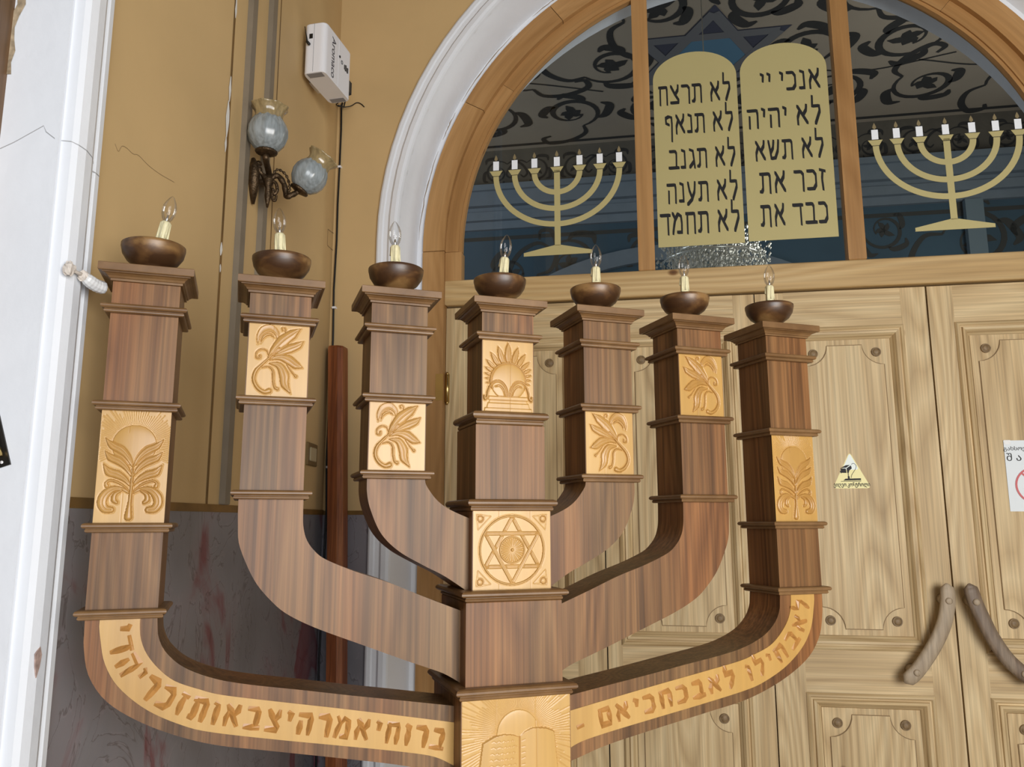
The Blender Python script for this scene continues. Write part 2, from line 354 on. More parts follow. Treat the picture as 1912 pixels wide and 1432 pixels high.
def relief_spray(w, h, mirror):
    R = Relief(w, h); sx = w/370.0; sy = h/452.0; mm = -1 if mirror else 1
    def P(L): return [(mm*((x-652)*sx), (y-689)*sy) for x, y in L]
    k = sx
    R.stroke(P([(522, 818), (528, 770), (555, 728), (598, 715), (636, 745), (640, 790)]), [2*k, 14*k, 24*k, 24*k, 14*k, 2*k], .0030, shape='scoop')
    R.stroke(P([(540, 812), (556, 772), (590, 752), (622, 770)]), [1*k, 9*k, 10*k, 2*k], .0034, shape='round')
    R.stroke(P([(678, 770), (690, 735), (684, 706), (666, 708), (672, 722)]), [3*k, 4*k, 4*k, 4*k, 5*k], .0028)
    R.stroke(P([(592, 885), (580, 856), (548, 848), (520, 868), (518, 900), (538, 904), (540, 888)]), [4*k, 5*k, 5*k, 5*k, 6*k, 6*k, 7*k], .003)
    R.stroke(P([(600, 935), (660, 945), (692, 1000), (700, 1060), (738, 1118)]), [4*k, 22*k, 31*k, 26*k, 1*k], .0045, shape='leaf')
    R.stroke(P([(700, 925), (728, 968), (752, 995), (764, 1006)]), [4*k, 4*k, 5*k, 10*k], .003)
    R.stroke(P([(600, 912), (660, 892), (715, 905), (760, 935), (806, 952)]), [4*k, 20*k, 31*k, 26*k, 1*k], .0046, shape='leaf')
    R.stroke(P([(610, 888), (665, 862), (720, 835), (770, 812), (806, 782)]), [4*k, 20*k, 29*k, 23*k, 1*k], .0046, shape='leaf')
    R.stroke(P([(590, 905), (625, 850), (675, 790), (730, 745), (786, 703)]), [5*k, 24*k, 38*k, 31*k, 1*k], .0054, shape='leaf')
    R.stroke(P([(556, 962), (598, 955), (624, 985), (628, 1040), (638, 1080), (655, 1090)]), [4*k, 6*k, 7*k, 7*k, 7*k, 11*k], .0034)
    R.stroke(P([(655, 838), (610, 888), (560, 938), (520, 985), (510, 1040), (535, 1088), (575, 1112), (606, 1104)]), [3*k, 6*k, 9*k, 11*k, 11*k, 12*k, 13*k, 17*k], .0045)
    R.groove([(-.10*w, 0), (-.10*w, h)], .0005, .0006)
    return R
def relief_plant(w, h):
    R = Relief(w, h); s = w/145.0; v = h/251.0
    def P(L, m=1): return [(m*x*s, y*v) for x, y in L]
    rnd = random.Random(3); c = np.array((0, 78*v))
    for i in range(64):
        a = math.radians(-118+236*i/63)
        r0 = 49*s; r1 = (60+rnd.uniform(8, 45))*s
        p0 = (r0*math.sin(a), c[1]-r0*math.cos(a)); p1 = (r1*math.sin(a), c[1]-r1*math.cos(a))
        if abs(p1[0]) > w/2*.97:
            t = (w/2*.97-abs(p0[0]))/(abs(p1[0])-abs(p0[0])+1e-9); p1 = (p0[0]+(p1[0]-p0[0])*t, p0[1]+(p1[1]-p0[1])*t)
        R.groove([p0, p1], .0011, .0016, col=.5)
    r = np.hypot(R.X, R.Y-c[1]); ins = r < 46*s
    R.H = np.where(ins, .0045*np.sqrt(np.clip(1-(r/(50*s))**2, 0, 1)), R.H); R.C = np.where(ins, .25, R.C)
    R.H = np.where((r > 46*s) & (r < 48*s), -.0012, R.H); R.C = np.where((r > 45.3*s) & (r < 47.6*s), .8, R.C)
    for m in (-1, 1):
        R.stroke(P([(0, 128), (13, 104), (28, 89), (46, 79), (61, 62)], m), [1.5*s, 6*s, 9*s, 8*s, .4*s], .0052, shape='leaf')
        R.stroke(P([(0, 150), (14, 128), (30, 114), (47, 106), (60, 91)], m), [1.5*s, 6*s, 9*s, 8*s, .4*s], .0052, shape='leaf')
        R.stroke(P([(0, 172), (14, 155), (31, 144), (48, 138), (61, 120)], m), [1.5*s, 6*s, 9.5*s, 9*s, .4*s], .0052, shape='leaf')
        R.stroke(P([(2, 182), (22, 165), (42, 157), (52, 163), (50, 170)], m), [2*s, 3*s, 3*s, 3*s, 5*s], .0035)
        R.stroke(P([(2, 186), (20, 176), (40, 178), (54, 192), (57, 208), (50, 220), (38, 222)], m), [2*s, 4*s, 8*s, 10*s, 10*s, 9*s, 7*s], .0050, shape='leaf')
        R.stroke(P([(20, 180), (32, 188), (34, 200), (28, 206)], m), [2*s, 5*s, 6*s, 4*s], .0042)
    R.stroke(P([(0, 130), (0, 170), (-1, 205), (-2, 238)]), [2*s, 3.5*s, 4*s, 8.5*s], .0055)
    R.groove([(-.09*w, 0), (-.09*w, 50*v)], .0005, .0008); R.groove([(-.12*w, .72*h), (-.12*w, h)], .0005, .0006)
    return R
def relief_crown(w, h):
    R = Relief(w, h); s = w/145.0; v = h/192.4; cy = 109*v
    for k_, (a, rr) in enumerate([(0, 106), (17, 99), (-17, 99), (33, 92), (-33, 92), (48, 84), (-48, 84), (61, 76), (-61, 76), (73, 70), (-73, 70), (84, 66), (-84, 66), (95, 63), (-95, 63), (106, 60), (-106, 60)]):
        t = math.radians(a); r0 = 50
        wd = max(3.0, (rr-50)*.19)
        pts = [(r*s*math.sin(t), cy-r*v*math.cos(t)) for r in (r0, r0+(rr-r0)*.35, r0+(rr-r0)*.7, rr)]
        R.stroke(pts, [wd*.6*s, wd*s, wd*.7*s, .4*s], .0042, shape='leaf')
    r = np.hypot(R.X, (R.Y-cy)); ins = r < 51*s
    R.H = np.where(ins, .003+.003*np.sqrt(np.clip(1-(r/(51*s))**2, 0, 1)), R.H); R.C = np.where(ins, .2, R.C)
    th = np.linspace(-math.pi*.62, math.pi*.62, 30)
    R.stroke([(51*s*math.sin(t), cy-51*s*math.cos(t)) for t in th], 2.4*s, .0055, smooth=2)
    for m in (-1, 1):
        R.stroke([(m*x*s, y*v) for x, y in [(3, 148), (8, 128), (20, 113), (36, 110), (50, 120), (58, 138), (60, 152), (66, 158), (68, 150)]], [2*s, 2.2*s, 2.4*s, 2.4*s, 2.6*s, 3*s, 3.4*s, 4*s, 3*s], .0058)
        R.stroke([(m*x*s, y*v) for x, y in [(9, 152), (15, 133), (26, 122), (38, 124)]], [1*s, 1.4*s, 1.4*s, 1*s], .0050)
    for y0, y1, hw, H in ((150, 160, 55, .0035), (160, 168, 53, .0022), (168, 181, 58, .0038), (181, 191, 66, .0045)):
        ins = (np.abs(R.X) < (hw+(R.Y/v-y0)*.25)*s) & (R.Y >= y0*v) & (R.Y < y1*v); R.H = np.where(ins, H, R.H); R.C = np.where(ins, .15, R.C)
        R.groove([(-hw*s, y0*v), (hw*s, y0*v)], .0008, .0015)
    R.groove([(.04*w, 0), (.04*w, h)], .0006, .001)
    return R
def relief_star(w, h):
    R = Relief(w, h); cx, cy = 0.0, h/2; Rr = .086*w/.21
    rr = np.hypot(R.X, R.Y-cy); ang = np.arctan2(R.X, R.Y-cy)
    ins = rr < Rr; R.H = np.where(ins, -.0034, R.H); R.C = np.where(ins, .55, R.C)
    # triangles between the star points: concentric scratched wedges
    R.H = np.where(ins, R.H+.0018*np.abs(((rr/.008) % 1)-.5)*2, R.H)
    for k in range(6):
        a = math.radians(60*k)
        pts = [(.62*Rr*math.sin(a), cy+.62*Rr*math.cos(a)), (.93*Rr*math.sin(a), cy+.93*Rr*math.cos(a))]
    def tri(off, r): return [(r*math.sin(math.radians(off+120*i)), cy-r*math.cos(math.radians(off+120*i))) for i in range(3)]
    for off in (0, 180):
        T = tri(off, Rr*.97)
        for i in range(3): R.stroke([T[i], T[(i+1) % 3]], .0052, .0030, smooth=0, shape='flat', ditch=.002, col=.45)
        for i in range(3): R.groove([T[i], T[(i+1) % 3]], .0009, .0012)
    th = np.linspace(0, 2*math.pi, 60)
    R.stroke([(Rr*math.sin(t), cy-Rr*math.cos(t)) for t in th], .0030, .0036, smooth=1, ditch=.0015, col=.6)
    r0 = .033*w/.21; ins = rr < r0
    R.H = np.where(ins, -.0010+.0032*np.abs(np.sin(ang*8))*np.clip(rr/r0, .2, 1), R.H); R.C = np.where(ins, .35, R.C)
    R.stroke([(r0*math.sin(t), cy-r0*math.cos(t)) for t in th], .0028, .0034, smooth=1, col=.5)
    R.stroke([(0, cy), (.0005, cy)], .0045, .004, smooth=0)
    for sx in (-1, 1):
        for sy in (-1, 1):
            x0, y0 = sx*(w/2-.019), cy+sy*(h/2-.019)
            R.stroke([(x0+.0075*math.sin(t), y0+.0075*math.cos(t)) for t in th[::3]], .0018, .0025, smooth=1)
            q = (x0+sx*.010, y0+sy*.010)
            R.groove([q, (q[0]-sx*.042, q[1]), (q[0], q[1]-sy*.042), q], .0009, .0014)
            R.groove([(q[0]-sx*.004, q[1]-sy*.003), (q[0]-sx*.034, q[1]-sy*.003)], .0009, .0012); R.groove([(q[0]-sx*.003, q[1]-sy*.004), (q[0]-sx*.003, q[1]-sy*.034)], .0009, .0012)
    R.groove([(-.17*w, 0), (-.17*w, h)], .0006, .0008); R.groove([(.24*w, 0), (.24*w, h)], .0006, .0008)
    return R
def relief_book(w, h):
    R = Relief(w, h, .0013); k = w/513.0
    def P(L): return [((x-406)*k, (y-1112)*k) for x, y in L]
    cx, cy = (410-406)*k, (1262-1112)*k; rnd = random.Random(5)
    for i in range(90):
        a = math.radians(-125+250*i/89); r0 = .056; r1 = .068+rnd.uniform(.03, .12)
        R.groove([(cx+r0*math.sin(a), cy-r0*math.cos(a)), (cx+r1*math.sin(a), cy-r1*math.cos(a))], .0013, .0015, col=.4)
    rr = np.hypot(R.X-cx, R.Y-cy); ins = (rr < .0535); R.H = np.where(ins, .002+.002*np.sqrt(np.clip(1-(rr/.0535)**2, 0, 1)), R.H); R.C = np.where(ins, .1, R.C)
    R.H = np.where(np.abs(rr-.0545) < .0012, -.0015, R.H); R.C = np.where(np.abs(rr-.0545) < .001, .8, R.C)
    x = R.X/k+406; y = R.Y/k+1112
    topL = np.interp(x, [232, 262, 300, 340, 380, 415], [1300, 1285, 1266, 1260, 1264, 1277]); topR = np.interp(x, [415, 440, 470, 500, 540, 575, 600], [1277, 1256, 1244, 1243, 1248, 1262, 1285])
    left = 245-(y-1290)*.14; right = 585+(y-1290)*.10
    L_ = (x > left) & (x < 415) & (y > topL) & (y < 1660); Rr = (x >= 415) & (x < right) & (y > topR) & (y < 1660)
    bulge = lambda t: .004+.0045*np.sin(np.clip(t, 0, 1)*math.pi)
    R.H = np.where(L_, bulge((x-left)/(415-left)), R.H); R.H = np.where(Rr, bulge((x-415)/(right-415)), R.H); R.C = np.where(L_ | Rr, .08, R.C)
    for M in (L_, Rr):
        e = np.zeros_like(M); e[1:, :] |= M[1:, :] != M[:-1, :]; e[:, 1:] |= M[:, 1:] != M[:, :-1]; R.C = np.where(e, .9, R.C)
    R.groove(P([(415, 1277), (415, 1650)]), .0018, .0025)
    for r_ in range(14):                         # lines of tiny unreadable carving
        yy = 1290+r_*25; xx = 285-(r_*3)
        while xx < 395:
            l = rnd.uniform(10, 24); R.groove(P([(xx, yy), (xx+l*.5, yy-4), (xx+l, yy+2)]), .0010, .0012, smooth=3, col=.45); xx += l+8
        R.groove(P([(425, yy+4), (440, yy+rnd.uniform(-4, 8))]), .0012, .0010, col=.5)
    R.groove(P([(494, 1112), (494, 1660)]), .0008, .0012); R.groove(P([(308, 1112), (308, 1262)]), .0006, .0009)
    return R

# ------------------------------------------------------------------ the candelabrum
men = thing('seven_branched_candelabrum', (0, .0725, 0), 'large dark walnut seven-branched candelabrum with carved honey pine panels, before the pine doors', 'candelabrum')
RIM = [(0, 0), (.010, 0), (.0125, .002), (.013, .005), (.0115, .0075), (.0115, .0082), (.017, .0095), (.0195, .0125), (.0195, .016), (.0175, .0192), (.013, .021), (0, .021)]
CAP = [(0, 0), (.005, 0), (.005, .005), (.008, .0058), (.0105, .010), (.0165, .0145), (.022, .0158), (.022, .0175), (.0285, .0175), (.030, .019), (.030, .035), (.0285, .0365), (0, .0365)]
HW = .0725
def rim(parent, x, z, hw=HW, k=1.0, hh=None):
    mb = MB(); s = (hh or .021)/.021
    mb.ring(x, HW, hw, hw, [(o*k, q*s) for o, q in RIM], z, smooth=False)
    return build('moulding', mb, WALNUT2, FM, parent)
def cap(parent, x):
    mb = MB(); mb.ring(x, HW, HW, HW, CAP, .5488, smooth=False)
    return build('capital', mb, WALNUT2, FM, parent)
def shaft(mb, x, z0, z1, hw=HW): 
    mb.box(x-hw, x+hw, HW-hw, HW+hw, z0, z1, bev=.0012)
A_ = dict(a0=.5488, a1=.4723, a2=.2679, a3=.2468, a4=-.0042, a5=-.0249, a6=-.1902, a7=-.2105)
ARM = {
 3: ([(.962, -.205), (.961, -.24), (.959, -.27), (.946, -.325), (.91, -.378), (.85, -.421), (.77, -.459), (.68, -.488), (.57, -.509), (.40, -.541), (.27, -.567), (.19, -.590), (.11, -.615)],
     [(.818, -.205), (.816, -.23), (.812, -.255), (.795, -.286), (.757, -.319), (.695, -.346), (.62, -.364), (.5, -.384), (.39, -.403), (.26, -.424), (.10, -.4505)]),
 2: ([(.6615, .055), (.6610, .02), (.6595, -.01), (.6555, -.05), (.638, -.0950), (.6126, -.142), (.5787, -.1815), (.5414, -.213), (.475, -.247), (.365, -.2906), (.262, -.331), (.194, -.356), (.159, -.3706), (.11, -.400)],
     [(.5145, .055), (.5140, .02), (.512, -.0146), (.503, -.0447), (.485, -.0694), (.4583, -.0901), (.3925, -.1181), (.3068, -.1475), (.219, -.1835), (.09, -.234)]),
 1: ([(.3651, .105), (.3640, .0675), (.3545, .0273), (.327, -.0308), (.2825, -.0737), (.2203, -.109), (.1753, -.1311), (.1389, -.1534), (.085, -.190)],
     [(.2201, .105), (.2163, .0875), (.1947, .0574), (.1715, .0372), (.14, .0204), (.085, -.002)])}
XS = {1: .2926, 2: .5880, 3: .8905}
PLANT = PLS = None
for b in (-3, -2, -1, 1, 2, 3):
    s = 1 if b > 0 else -1; k = abs(b); x = s*XS[k]
    mb = MB(); o_, i_ = ARM[k]
    zt = {1: .105, 2: .052, 3: -.208}[k]
    lo, hi = min, max
    A = resample(catmull([(s*p, q) for p, q in o_]), 60); B = resample(catmull([(s*p, q) for p, q in i_]), 60)
    if s < 0: mb.strip(A[::-1], B[::-1], 0, 2*HW)
    else: mb.strip(A, B, 0, 2*HW)
    shaft(mb, x, zt, A_['a0'])
    br = build('branch', mb, WALNUT, FM, men)
    cap(br, x); rim(br, x, A_['a1'])
    if k == 3:
        rim(br, x, A_['a3']); rim(br, x, A_['a5']); rim(br, x, A_['a7'])
        relief_plant(.145, A_['a3']-A_['a4']).build('carved_panel', A_['a3'], x, 0, br, PINEIN)
    elif k == 2:
        rim(br, x, .2729); rim(br, x, .0500)
        relief_spray(.141, .4723-.2939, s > 0).build('carved_panel', .4723, x, 0, br, PINEIN)
    else:
        rim(br, x, .2930); rim(br, x, .1020)
        relief_spray(.141, .2930-.1230, s > 0).build('carved_panel', .2930, x, 0, br, PINEIN)
    if b == 3: ARM3R = br
    if b == -3: ARM3L = br

# inscription bands on the two outer branches
IO = [(.9325, -.2105), (.9325, -.225), (.928, -.252), (.916, -.302), (.885, -.353), (.825, -.404), (.75, -.4416), (.6875, -.4606), (.55, -.487), (.407, -.512), (.257, -.539), (.185, -.556), (.1375, -.580)]
II = [(.8523, -.2105), (.852, -.225), (.8483, -.253), (.835, -.285), (.809, -.318), (.7736, -.3468), (.7236, -.367), (.672, -.383), (.554, -.405), (.41, -.4305), (.259, -.4586), (.1375, -.4818)]
GL = {  # strokes of each Hebrew letter, unit height; width first
 'א': (.68, [[(.10, .93), (.60, .08)], [(.58, .95), (.55, .72), (.40, .50)], [(.20, .66), (.09, .36), (.10, .05)]]),
 'ב': (.68, [[(.10, .90), (.46, .90), (.53, .78), (.51, .10)], [(.04, .08), (.66, .08)]]),
 'ג': (.46, [[(.10, .93), (.30, .86), (.34, .55), (.40, .04)], [(.34, .32), (.08, .06)]]),
 'ד': (.62, [[(.04, .88), (.60, .88)], [(.48, .88), (.49, .03)]]),
 'ה': (.66, [[(.05, .88), (.54, .88), (.58, .70), (.57, .03)], [(.14, .56), (.13, .03)]]),
 'ו': (.28, [[(.06, .93), (.18, .86), (.18, .03)]]),
 'ז': (.34, [[(.04, .93), (.30, .86)], [(.18, .86), (.13, .50), (.17, .03)]]),
 'ח': (.66, [[(.06, .90), (.54, .90), (.57, .75), (.57, .03)], [(.13, .90), (.12, .03)]]),
 'י': (.26, [[(.06, .93), (.18, .86), (.15, .58)]]),
 'כ': (.60, [[(.06, .90), (.38, .90), (.51, .72), (.51, .26), (.38, .08), (.04, .08)]]),
 'ל': (.58, [[(.12, 1.36), (.10, .88), (.46, .88), (.49, .62), (.24, .02)]]),
 'מ': (.68, [[(.04, .95), (.19, .70), (.10, .36), (.04, .04)], [(.18, .66), (.36, .92), (.54, .80), (.58, .50), (.57, .08), (.32, .08)]]),
 'ם': (.66, [[(.10, .90), (.56, .90), (.57, .08), (.12, .08), (.13, .90)]]),
 'נ': (.40, [[(.10, .93), (.27, .86), (.29, .08), (.04, .08)]]),
 'ע': (.62, [[(.08, .93), (.16, .55), (.34, .16)], [(.52, .93), (.48, .50), (.30, .12), (.03, -.10)]]),
 'ף': (.58, [[(.30, .50), (.12, .58), (.10, .84), (.30, .92), (.48, .86), (.50, .50), (.48, -.32)]]),
 'צ': (.62, [[(.06, .93), (.30, .52), (.54, .20), (.52, .08), (.04, .08)], [(.52, .94), (.50, .72), (.33, .50)]]),
 'ר': (.58, [[(.04, .90), (.40, .90), (.51, .76), (.50, .03)]]),
 'ש': (.76, [[(.06, .93), (.14, .50), (.20, .08), (.44, .10), (.60, .45), (.66, .93)], [(.37, .93), (.32, .60), (.18, .38)]]),
 'ת': (.68, [[(.04, .90), (.52, .90), (.58, .78), (.58, .03)], [(.18, .90), (.17, .20), (.10, .08), (.02, .08)]]),
 '-': (.42, [[(.08, .42), (.34, .42)]]),
}
def hull(pts):
    P = sorted(set((round(a, 6), round(b, 6)) for a, b in pts))
    def half(Q):
        r = []
        for p in Q:
            while len(r) >= 2 and (r[-1][0]-r[-2][0])*(p[1]-r[-2][1])-(r[-1][1]-r[-2][1])*(p[0]-r[-2][0]) <= 0: r.pop()
            r.append(p)
        return r[:-1]
    return half(P)+half(P[::-1])
def pen_glyph(ch, nx=.105, ny=.165):
    """broad-pen polygons of a letter in unit space"""
    nib = [(-nx/2, -ny/2+.03), (nx/2, -ny/2-.0), (nx/2, ny/2-.03), (-nx/2, ny/2)]
    out = []
    for st in GL[ch][1]:
        st = list(st)
        for a, b in zip(st, st[1:]): out.append(hull([(p[0]+q[0], p[1]+q[1]) for p in (a, b) for q in nib]))
    return out
def flat_line(mb, text, xl, xr, z0, hgt, y, th=.0006, **k):
    """RTL line of letters filling x from xr (start) to xl; z0 baseline"""
    tot = sum(.34 if c == ' ' else GL[c][0]+.12 for c in text)-.12; sx = (xr-xl)/tot; x = xr
    for c in text:
        if c == ' ': x -= .34*sx; continue
        wd = GL[c][0]; x -= wd*sx
        for i_, poly in enumerate(pen_glyph(c)):
            mb.prism([(x+px*sx, z0+pz*hgt) for px, pz in poly], y, y+th+i_*.00003, **k)
        x -= .12*sx
def ridge_glyphs(mb, text, path, hgt, y, off_n, rnd, rise=.0042, wid=.0075, pad=.12, space=.42, gap0=0.0):
    """faceted chisel-cut letters set right-to-left along a path (x,z); the letters' tops point to the inner side"""
    P = resample(path, 600); d = np.r_[0, np.cumsum(np.linalg.norm(np.diff(P, axis=0), axis=1))]; L = d[-1]-gap0
    tot = sum(space if c == ' ' else GL[c][0]+pad for c in text); sx = L/tot; x = gap0
    for c in text:
        if c == ' ': x += space*sx; continue
        wd = GL[c][0]*sx; mid = x+wd/2+pad*sx/2
        i = min(len(P)-2, max(1, int(np.searchsorted(d, mid)))); p = P[i]; t = (P[min(i+6, len(P)-1)]-P[max(i-6, 0)]); t /= np.linalg.norm(t)
        ex = -t; ez = np.array((-ex[1], ex[0]))
        for st in GL[c][1]:
            Q = []
            for a, b in zip(st, st[1:]):
                n = max(1, int(math.hypot((b[0]-a[0])*wd, (b[1]-a[1])*hgt)/.009))
                for j in range(n): Q.append((a[0]+(b[0]-a[0])*j/n, a[1]+(b[1]-a[1])*j/n))
            Q.append(st[-1])
            W = [p+ex*((q[0]/GL[c][0]-.5)*wd)+ez*((q[1]-.5)*hgt+off_n) for q in Q]
            vs = []; m = len(W)
            for j, q in enumerate(W):
                tt = W[min(j+1, m-1)]-W[max(j-1, 0)]; tt = tt/(np.linalg.norm(tt)+1e-9); nn = np.array((-tt[1], tt[0]))
                hw_ = wid*.5*rnd.uniform(.8, 1.25)*(.95 if abs(tt@ex) < .6 else 1.15)*(.65 if j in (0, m-1) else 1)
                ext = -tt*.003 if j == 0 else tt*.003 if j == m-1 else 0*tt
                q = q+ext; r = q+nn*rnd.uniform(-.0015, .0015)
                hh = rise*rnd.uniform(.45, 1.2)*(.3 if j in (0, m-1) else 1)
                a = q-nn*hw_; b = q+nn*hw_
                vs += [(a[0], y, a[1]), (r[0], y-hh, r[1]), (b[0], y, b[1])]
            fs = []
            for j in range(m-1): fs += [(3*j, 3*j+1, 3*j+4, 3*j+3), (3*j+1, 3*j+2, 3*j+5, 3*j+4)]
            fs += [(0, 1, 2), (3*m-3, 3*m-2, 3*m-1)]
            mb.add(vs, fs, smooth=False)
        x += wd+pad*sx
for s, br, text in ((-1, ARM3L, 'ברוחי אמר הי צבאות זכריה די'), (1, ARM3R, 'לאבחילו לאבכחכיאם -')):
    io = resample(catmull([(s*a, b) for a, b in IO]), 70); ii = resample(catmull([(s*a, b) for a, b in II]), 70)
    mb = MB()
    if s < 0: mb.strip(io[::-1], ii[::-1], -.0022, .002)
    else: mb.strip(io, ii, -.0022, .002)
    band = build('inscription_band', mb, PINEIN, FM, br)
    mid = (io+ii)/2; mid[-4:, 1] = mid[-5, 1]+(mid[-5, 1]-mid[-6, 1])*np.arange(1, 5)
    mb = MB(); rnd = random.Random(11)
    path = mid[::-1] if s < 0 else mid
    path = resample(path, 300)[6:-3] if s < 0 else resample(path, 300)[3:-13]
    ridge_glyphs(mb, text, path, .047 if s < 0 else .044, -.0022, 0, rnd, space=.02 if s < 0 else .45, pad=.26, wid=.0132, rise=.0062)
    build('carved_lettering', mb, CARVEL, FM, br)

# centre column
cb = MB(); shaft(cb, 0, .25, A_['a0']); shaft(cb, 0, .04, .2449, .094); shaft(cb, 0, -.18, .0236, .105); shaft(cb, 0, -.41, -.197, .125)
shaft(cb, 0, -.92, -.4215, .139); shaft(cb, 0, -1.0, -.92, .17); shaft(cb, 0, -1.44, -1.0, .16); shaft(cb, 0, FLOOR+.0, -1.44, .26)
cc = build('centre_column', cb, WALNUT, FM, men)
cap(cc, 0); rim(cc, 0, A_['a1'])
rim(cc, 0, .2449, .0725, 1.6, .035); rim(cc, 0, .0236, .094, 1.3, .0295); rim(cc, 0, -.197, .105, 1.75, .027); rim(cc, 0, -.4215, .125, 1.5, .0285)
relief_crown(.141, .4723-.2799).build('carved_panel', .4723, 0, 0, cc, PINEIN)
relief_star(.206, .1936).build('carved_panel', .0236, 0, HW-.105, cc, PINEIN)
relief_book(.274, .36).build('carved_panel', -.4215, 0, HW-.139, cc, PINEIN)

# drip bowls with electric candles
mb = MB()
prof = [(.0, .0195), (.024, .0195), (.042, .0255), (.059, .038), (.0695, .054), (.0735, .071), (.0735, .078), (.0715, .0795), (.069, .078), (.066, .060), (.054, .041), (.035, .029), (.0, .026)]
mb.lathe(prof, 48, o=(0, 0, 0), grain='z', off=(3, 1, 2)); bowl_me = mb
mf = MB(); mf.lathe([(0, 0), (.025, 0), (.0275, .004), (.0265, .010), (.024, .014), (.026, .021), (0, .021)], 32)
ms = MB(); rs = random.Random(2)
ms.lathe([(0, .024), (.0118, .024), (.0122, .05), (.0118, .09), (.0122, .136), (.0128, .142), (.0105, .146), (0, .146)], 24)
for i in range(7):
    a = i*.9; l = rs.uniform(.02, .05); ms.tube([(.0118*math.cos(a), .0118*math.sin(a), .142), (.0125*math.cos(a), .0125*math.sin(a), .142-l*.6), (.0125*math.cos(a), .0125*math.sin(a), .142-l)], [.002, .0022, .0032], 6)
mg = MB()
mg.lathe([(.0065, .145), (.0085, .149), (.0130, .156), (.0160, .166), (.0172, .177), (.0162, .188), (.0125, .199), (.0070, .209), (.0027, .2145), (.0, .216)], 28)
mg.lathe([(0, .144), (.0028, .145), (.0032, .157), (.0018, .164), (0, .165)], 10, mat=1)
mg.tube([(-.005, 0, .170), (-.0015, 0, .164)], .0005, 5, mat=1); mg.tube([(.005, 0, .170), (.0015, 0, .164)], .0005, 5, mat=1); mg.tube([(-.005, 0, .170), (0, 0, .173), (.005, 0, .170)], .0004, 5, mat=1)
mg.lathe([(0, .142), (.0068, .142), (.0068, .147), (0, .147)], 16, mat=1)
ZB = A_['a0']+.0365
bowls = []
def at_(F, x): return Matrix.Translation((x, HW, ZB+CZ))
TILT = {0: (0, .06), 1: (.0, -.06), 2: (0, -.03), 3: (0, .10), 4: (0, .02), 5: (0, .01), 6: (0, .04)}
for n_, b in enumerate((-3, -2, -1, 0, 1, 2, 3)):
    x = 0 if b == 0 else (1 if b > 0 else -1)*XS[abs(b)]
    if n_ == 0:
        F0 = at_(None, x); bowl = build('drip_bowl', bowl_me, BOWLW, F0, men, base=(x, HW, ZB+CZ)); 
        foot = build('foot', mf, COPPER, F0, bowl, base=(x, HW, ZB+CZ)); sl = build('candle_sleeve', ms, BEIGEC, F0, bowl, base=(x, HW, ZB+CZ)); bu = build('light_bulb', mg, [BULBG, STEELS], F0, bowl, base=(x, HW, ZB+CZ))
        proto = (bowl, foot, sl, bu); objs = proto
    else:
        bowl = proto[0].copy(); COL.objects.link(bowl); bowl.location = Vector((x, HW, ZB+CZ))-world_loc(men); objs = [bowl]
        for q in proto[1:]:
            c = q.copy(); COL.objects.link(c); c.parent = bowl; objs.append(c)
    bowl.rotation_euler = (0, 0, n_*1.3)
    for q in objs[2:]: q.rotation_euler = Matrix.Rotation(-n_*1.3, 3, 'Z').to_euler(); q.rotation_euler = (Matrix.Rotation(-n_*1.3, 3, 'Z') @ Matrix.Rotation(TILT[n_][1]+(.10 if n_ == 0 else 0), 3, 'Y')).to_euler()

# ------------------------------------------------------------------ setting: walls
def structure(name, mb, m, F, label=None, parent=None):
    o = build(name, mb, m, F, parent)
    if parent is None: o['kind'] = 'structure'
    if label: o['label'] = label
    return o
CS, CT = 1.31, 1.52                          # centre of the arch on the door plane (wall plane uses the same numbers)
def arcpts(c, t, r, a0, a1, n): return [(c+r*math.cos(a), t+r*math.sin(a)) for a in np.linspace(a0, a1, n)]
TOP = 5.2; SR = 6.0
mb = MB(); rh = 1.99
def wallquad(mb, x0, x1, z0, z1): mb.box(x0, x1, -.12, 0, z0, z1, off=(0, 0, 0))
wallquad(mb, -1.0105, CS-rh, .03, TOP); wallquad(mb, CS+rh, SR, FLOOR, TOP)
ar = arcpts(CS, CT, rh, math.pi, 0, 49)
for (xa, za), (xb, zb) in zip(ar, ar[1:]): mb.prism([(xa, za), (xb, zb), (xb, TOP), (xa, TOP)], -.12, 0, off=(0, 0, 0))
wd = structure('wall_back', mb, YEL, FW, 'ochre wall around the white arch')
mb = MB(); mb.box(-1.0105, CS-rh, -.12, .002, FLOOR, .03, off=(0, 0, 0)); build('wainscot', mb, MARB, FW, wd)
mb = MB(); mb.box(-1.0105, CS-rh, -.05, .005, .030, .052); build('painted_band', mb, BROWNP, FW, wd)
mb = MB(); mb.box(0, 2.47, -.15, 0, .03, TOP, off=(0, 0, 0)); mb.box(4.2, 8, -.15, 0, FLOOR, TOP, off=(0, 0, 0)); mb.box(2.47, 4.2, -.15, 0, 3.6, TOP, off=(0, 0, 0))
wl = structure('wall_left', mb, YEL, FL, 'ochre side wall')
mb = MB(); mb.box(0, 2.47, -.15, .002, FLOOR, .03, off=(4, 0, 2)); build('wainscot', mb, MARB, FL, wl)
mb = MB(); mb.box(0, 2.41, -.05, .005, .031, .056); build('painted_band', mb, BROWNP, FL, wl)
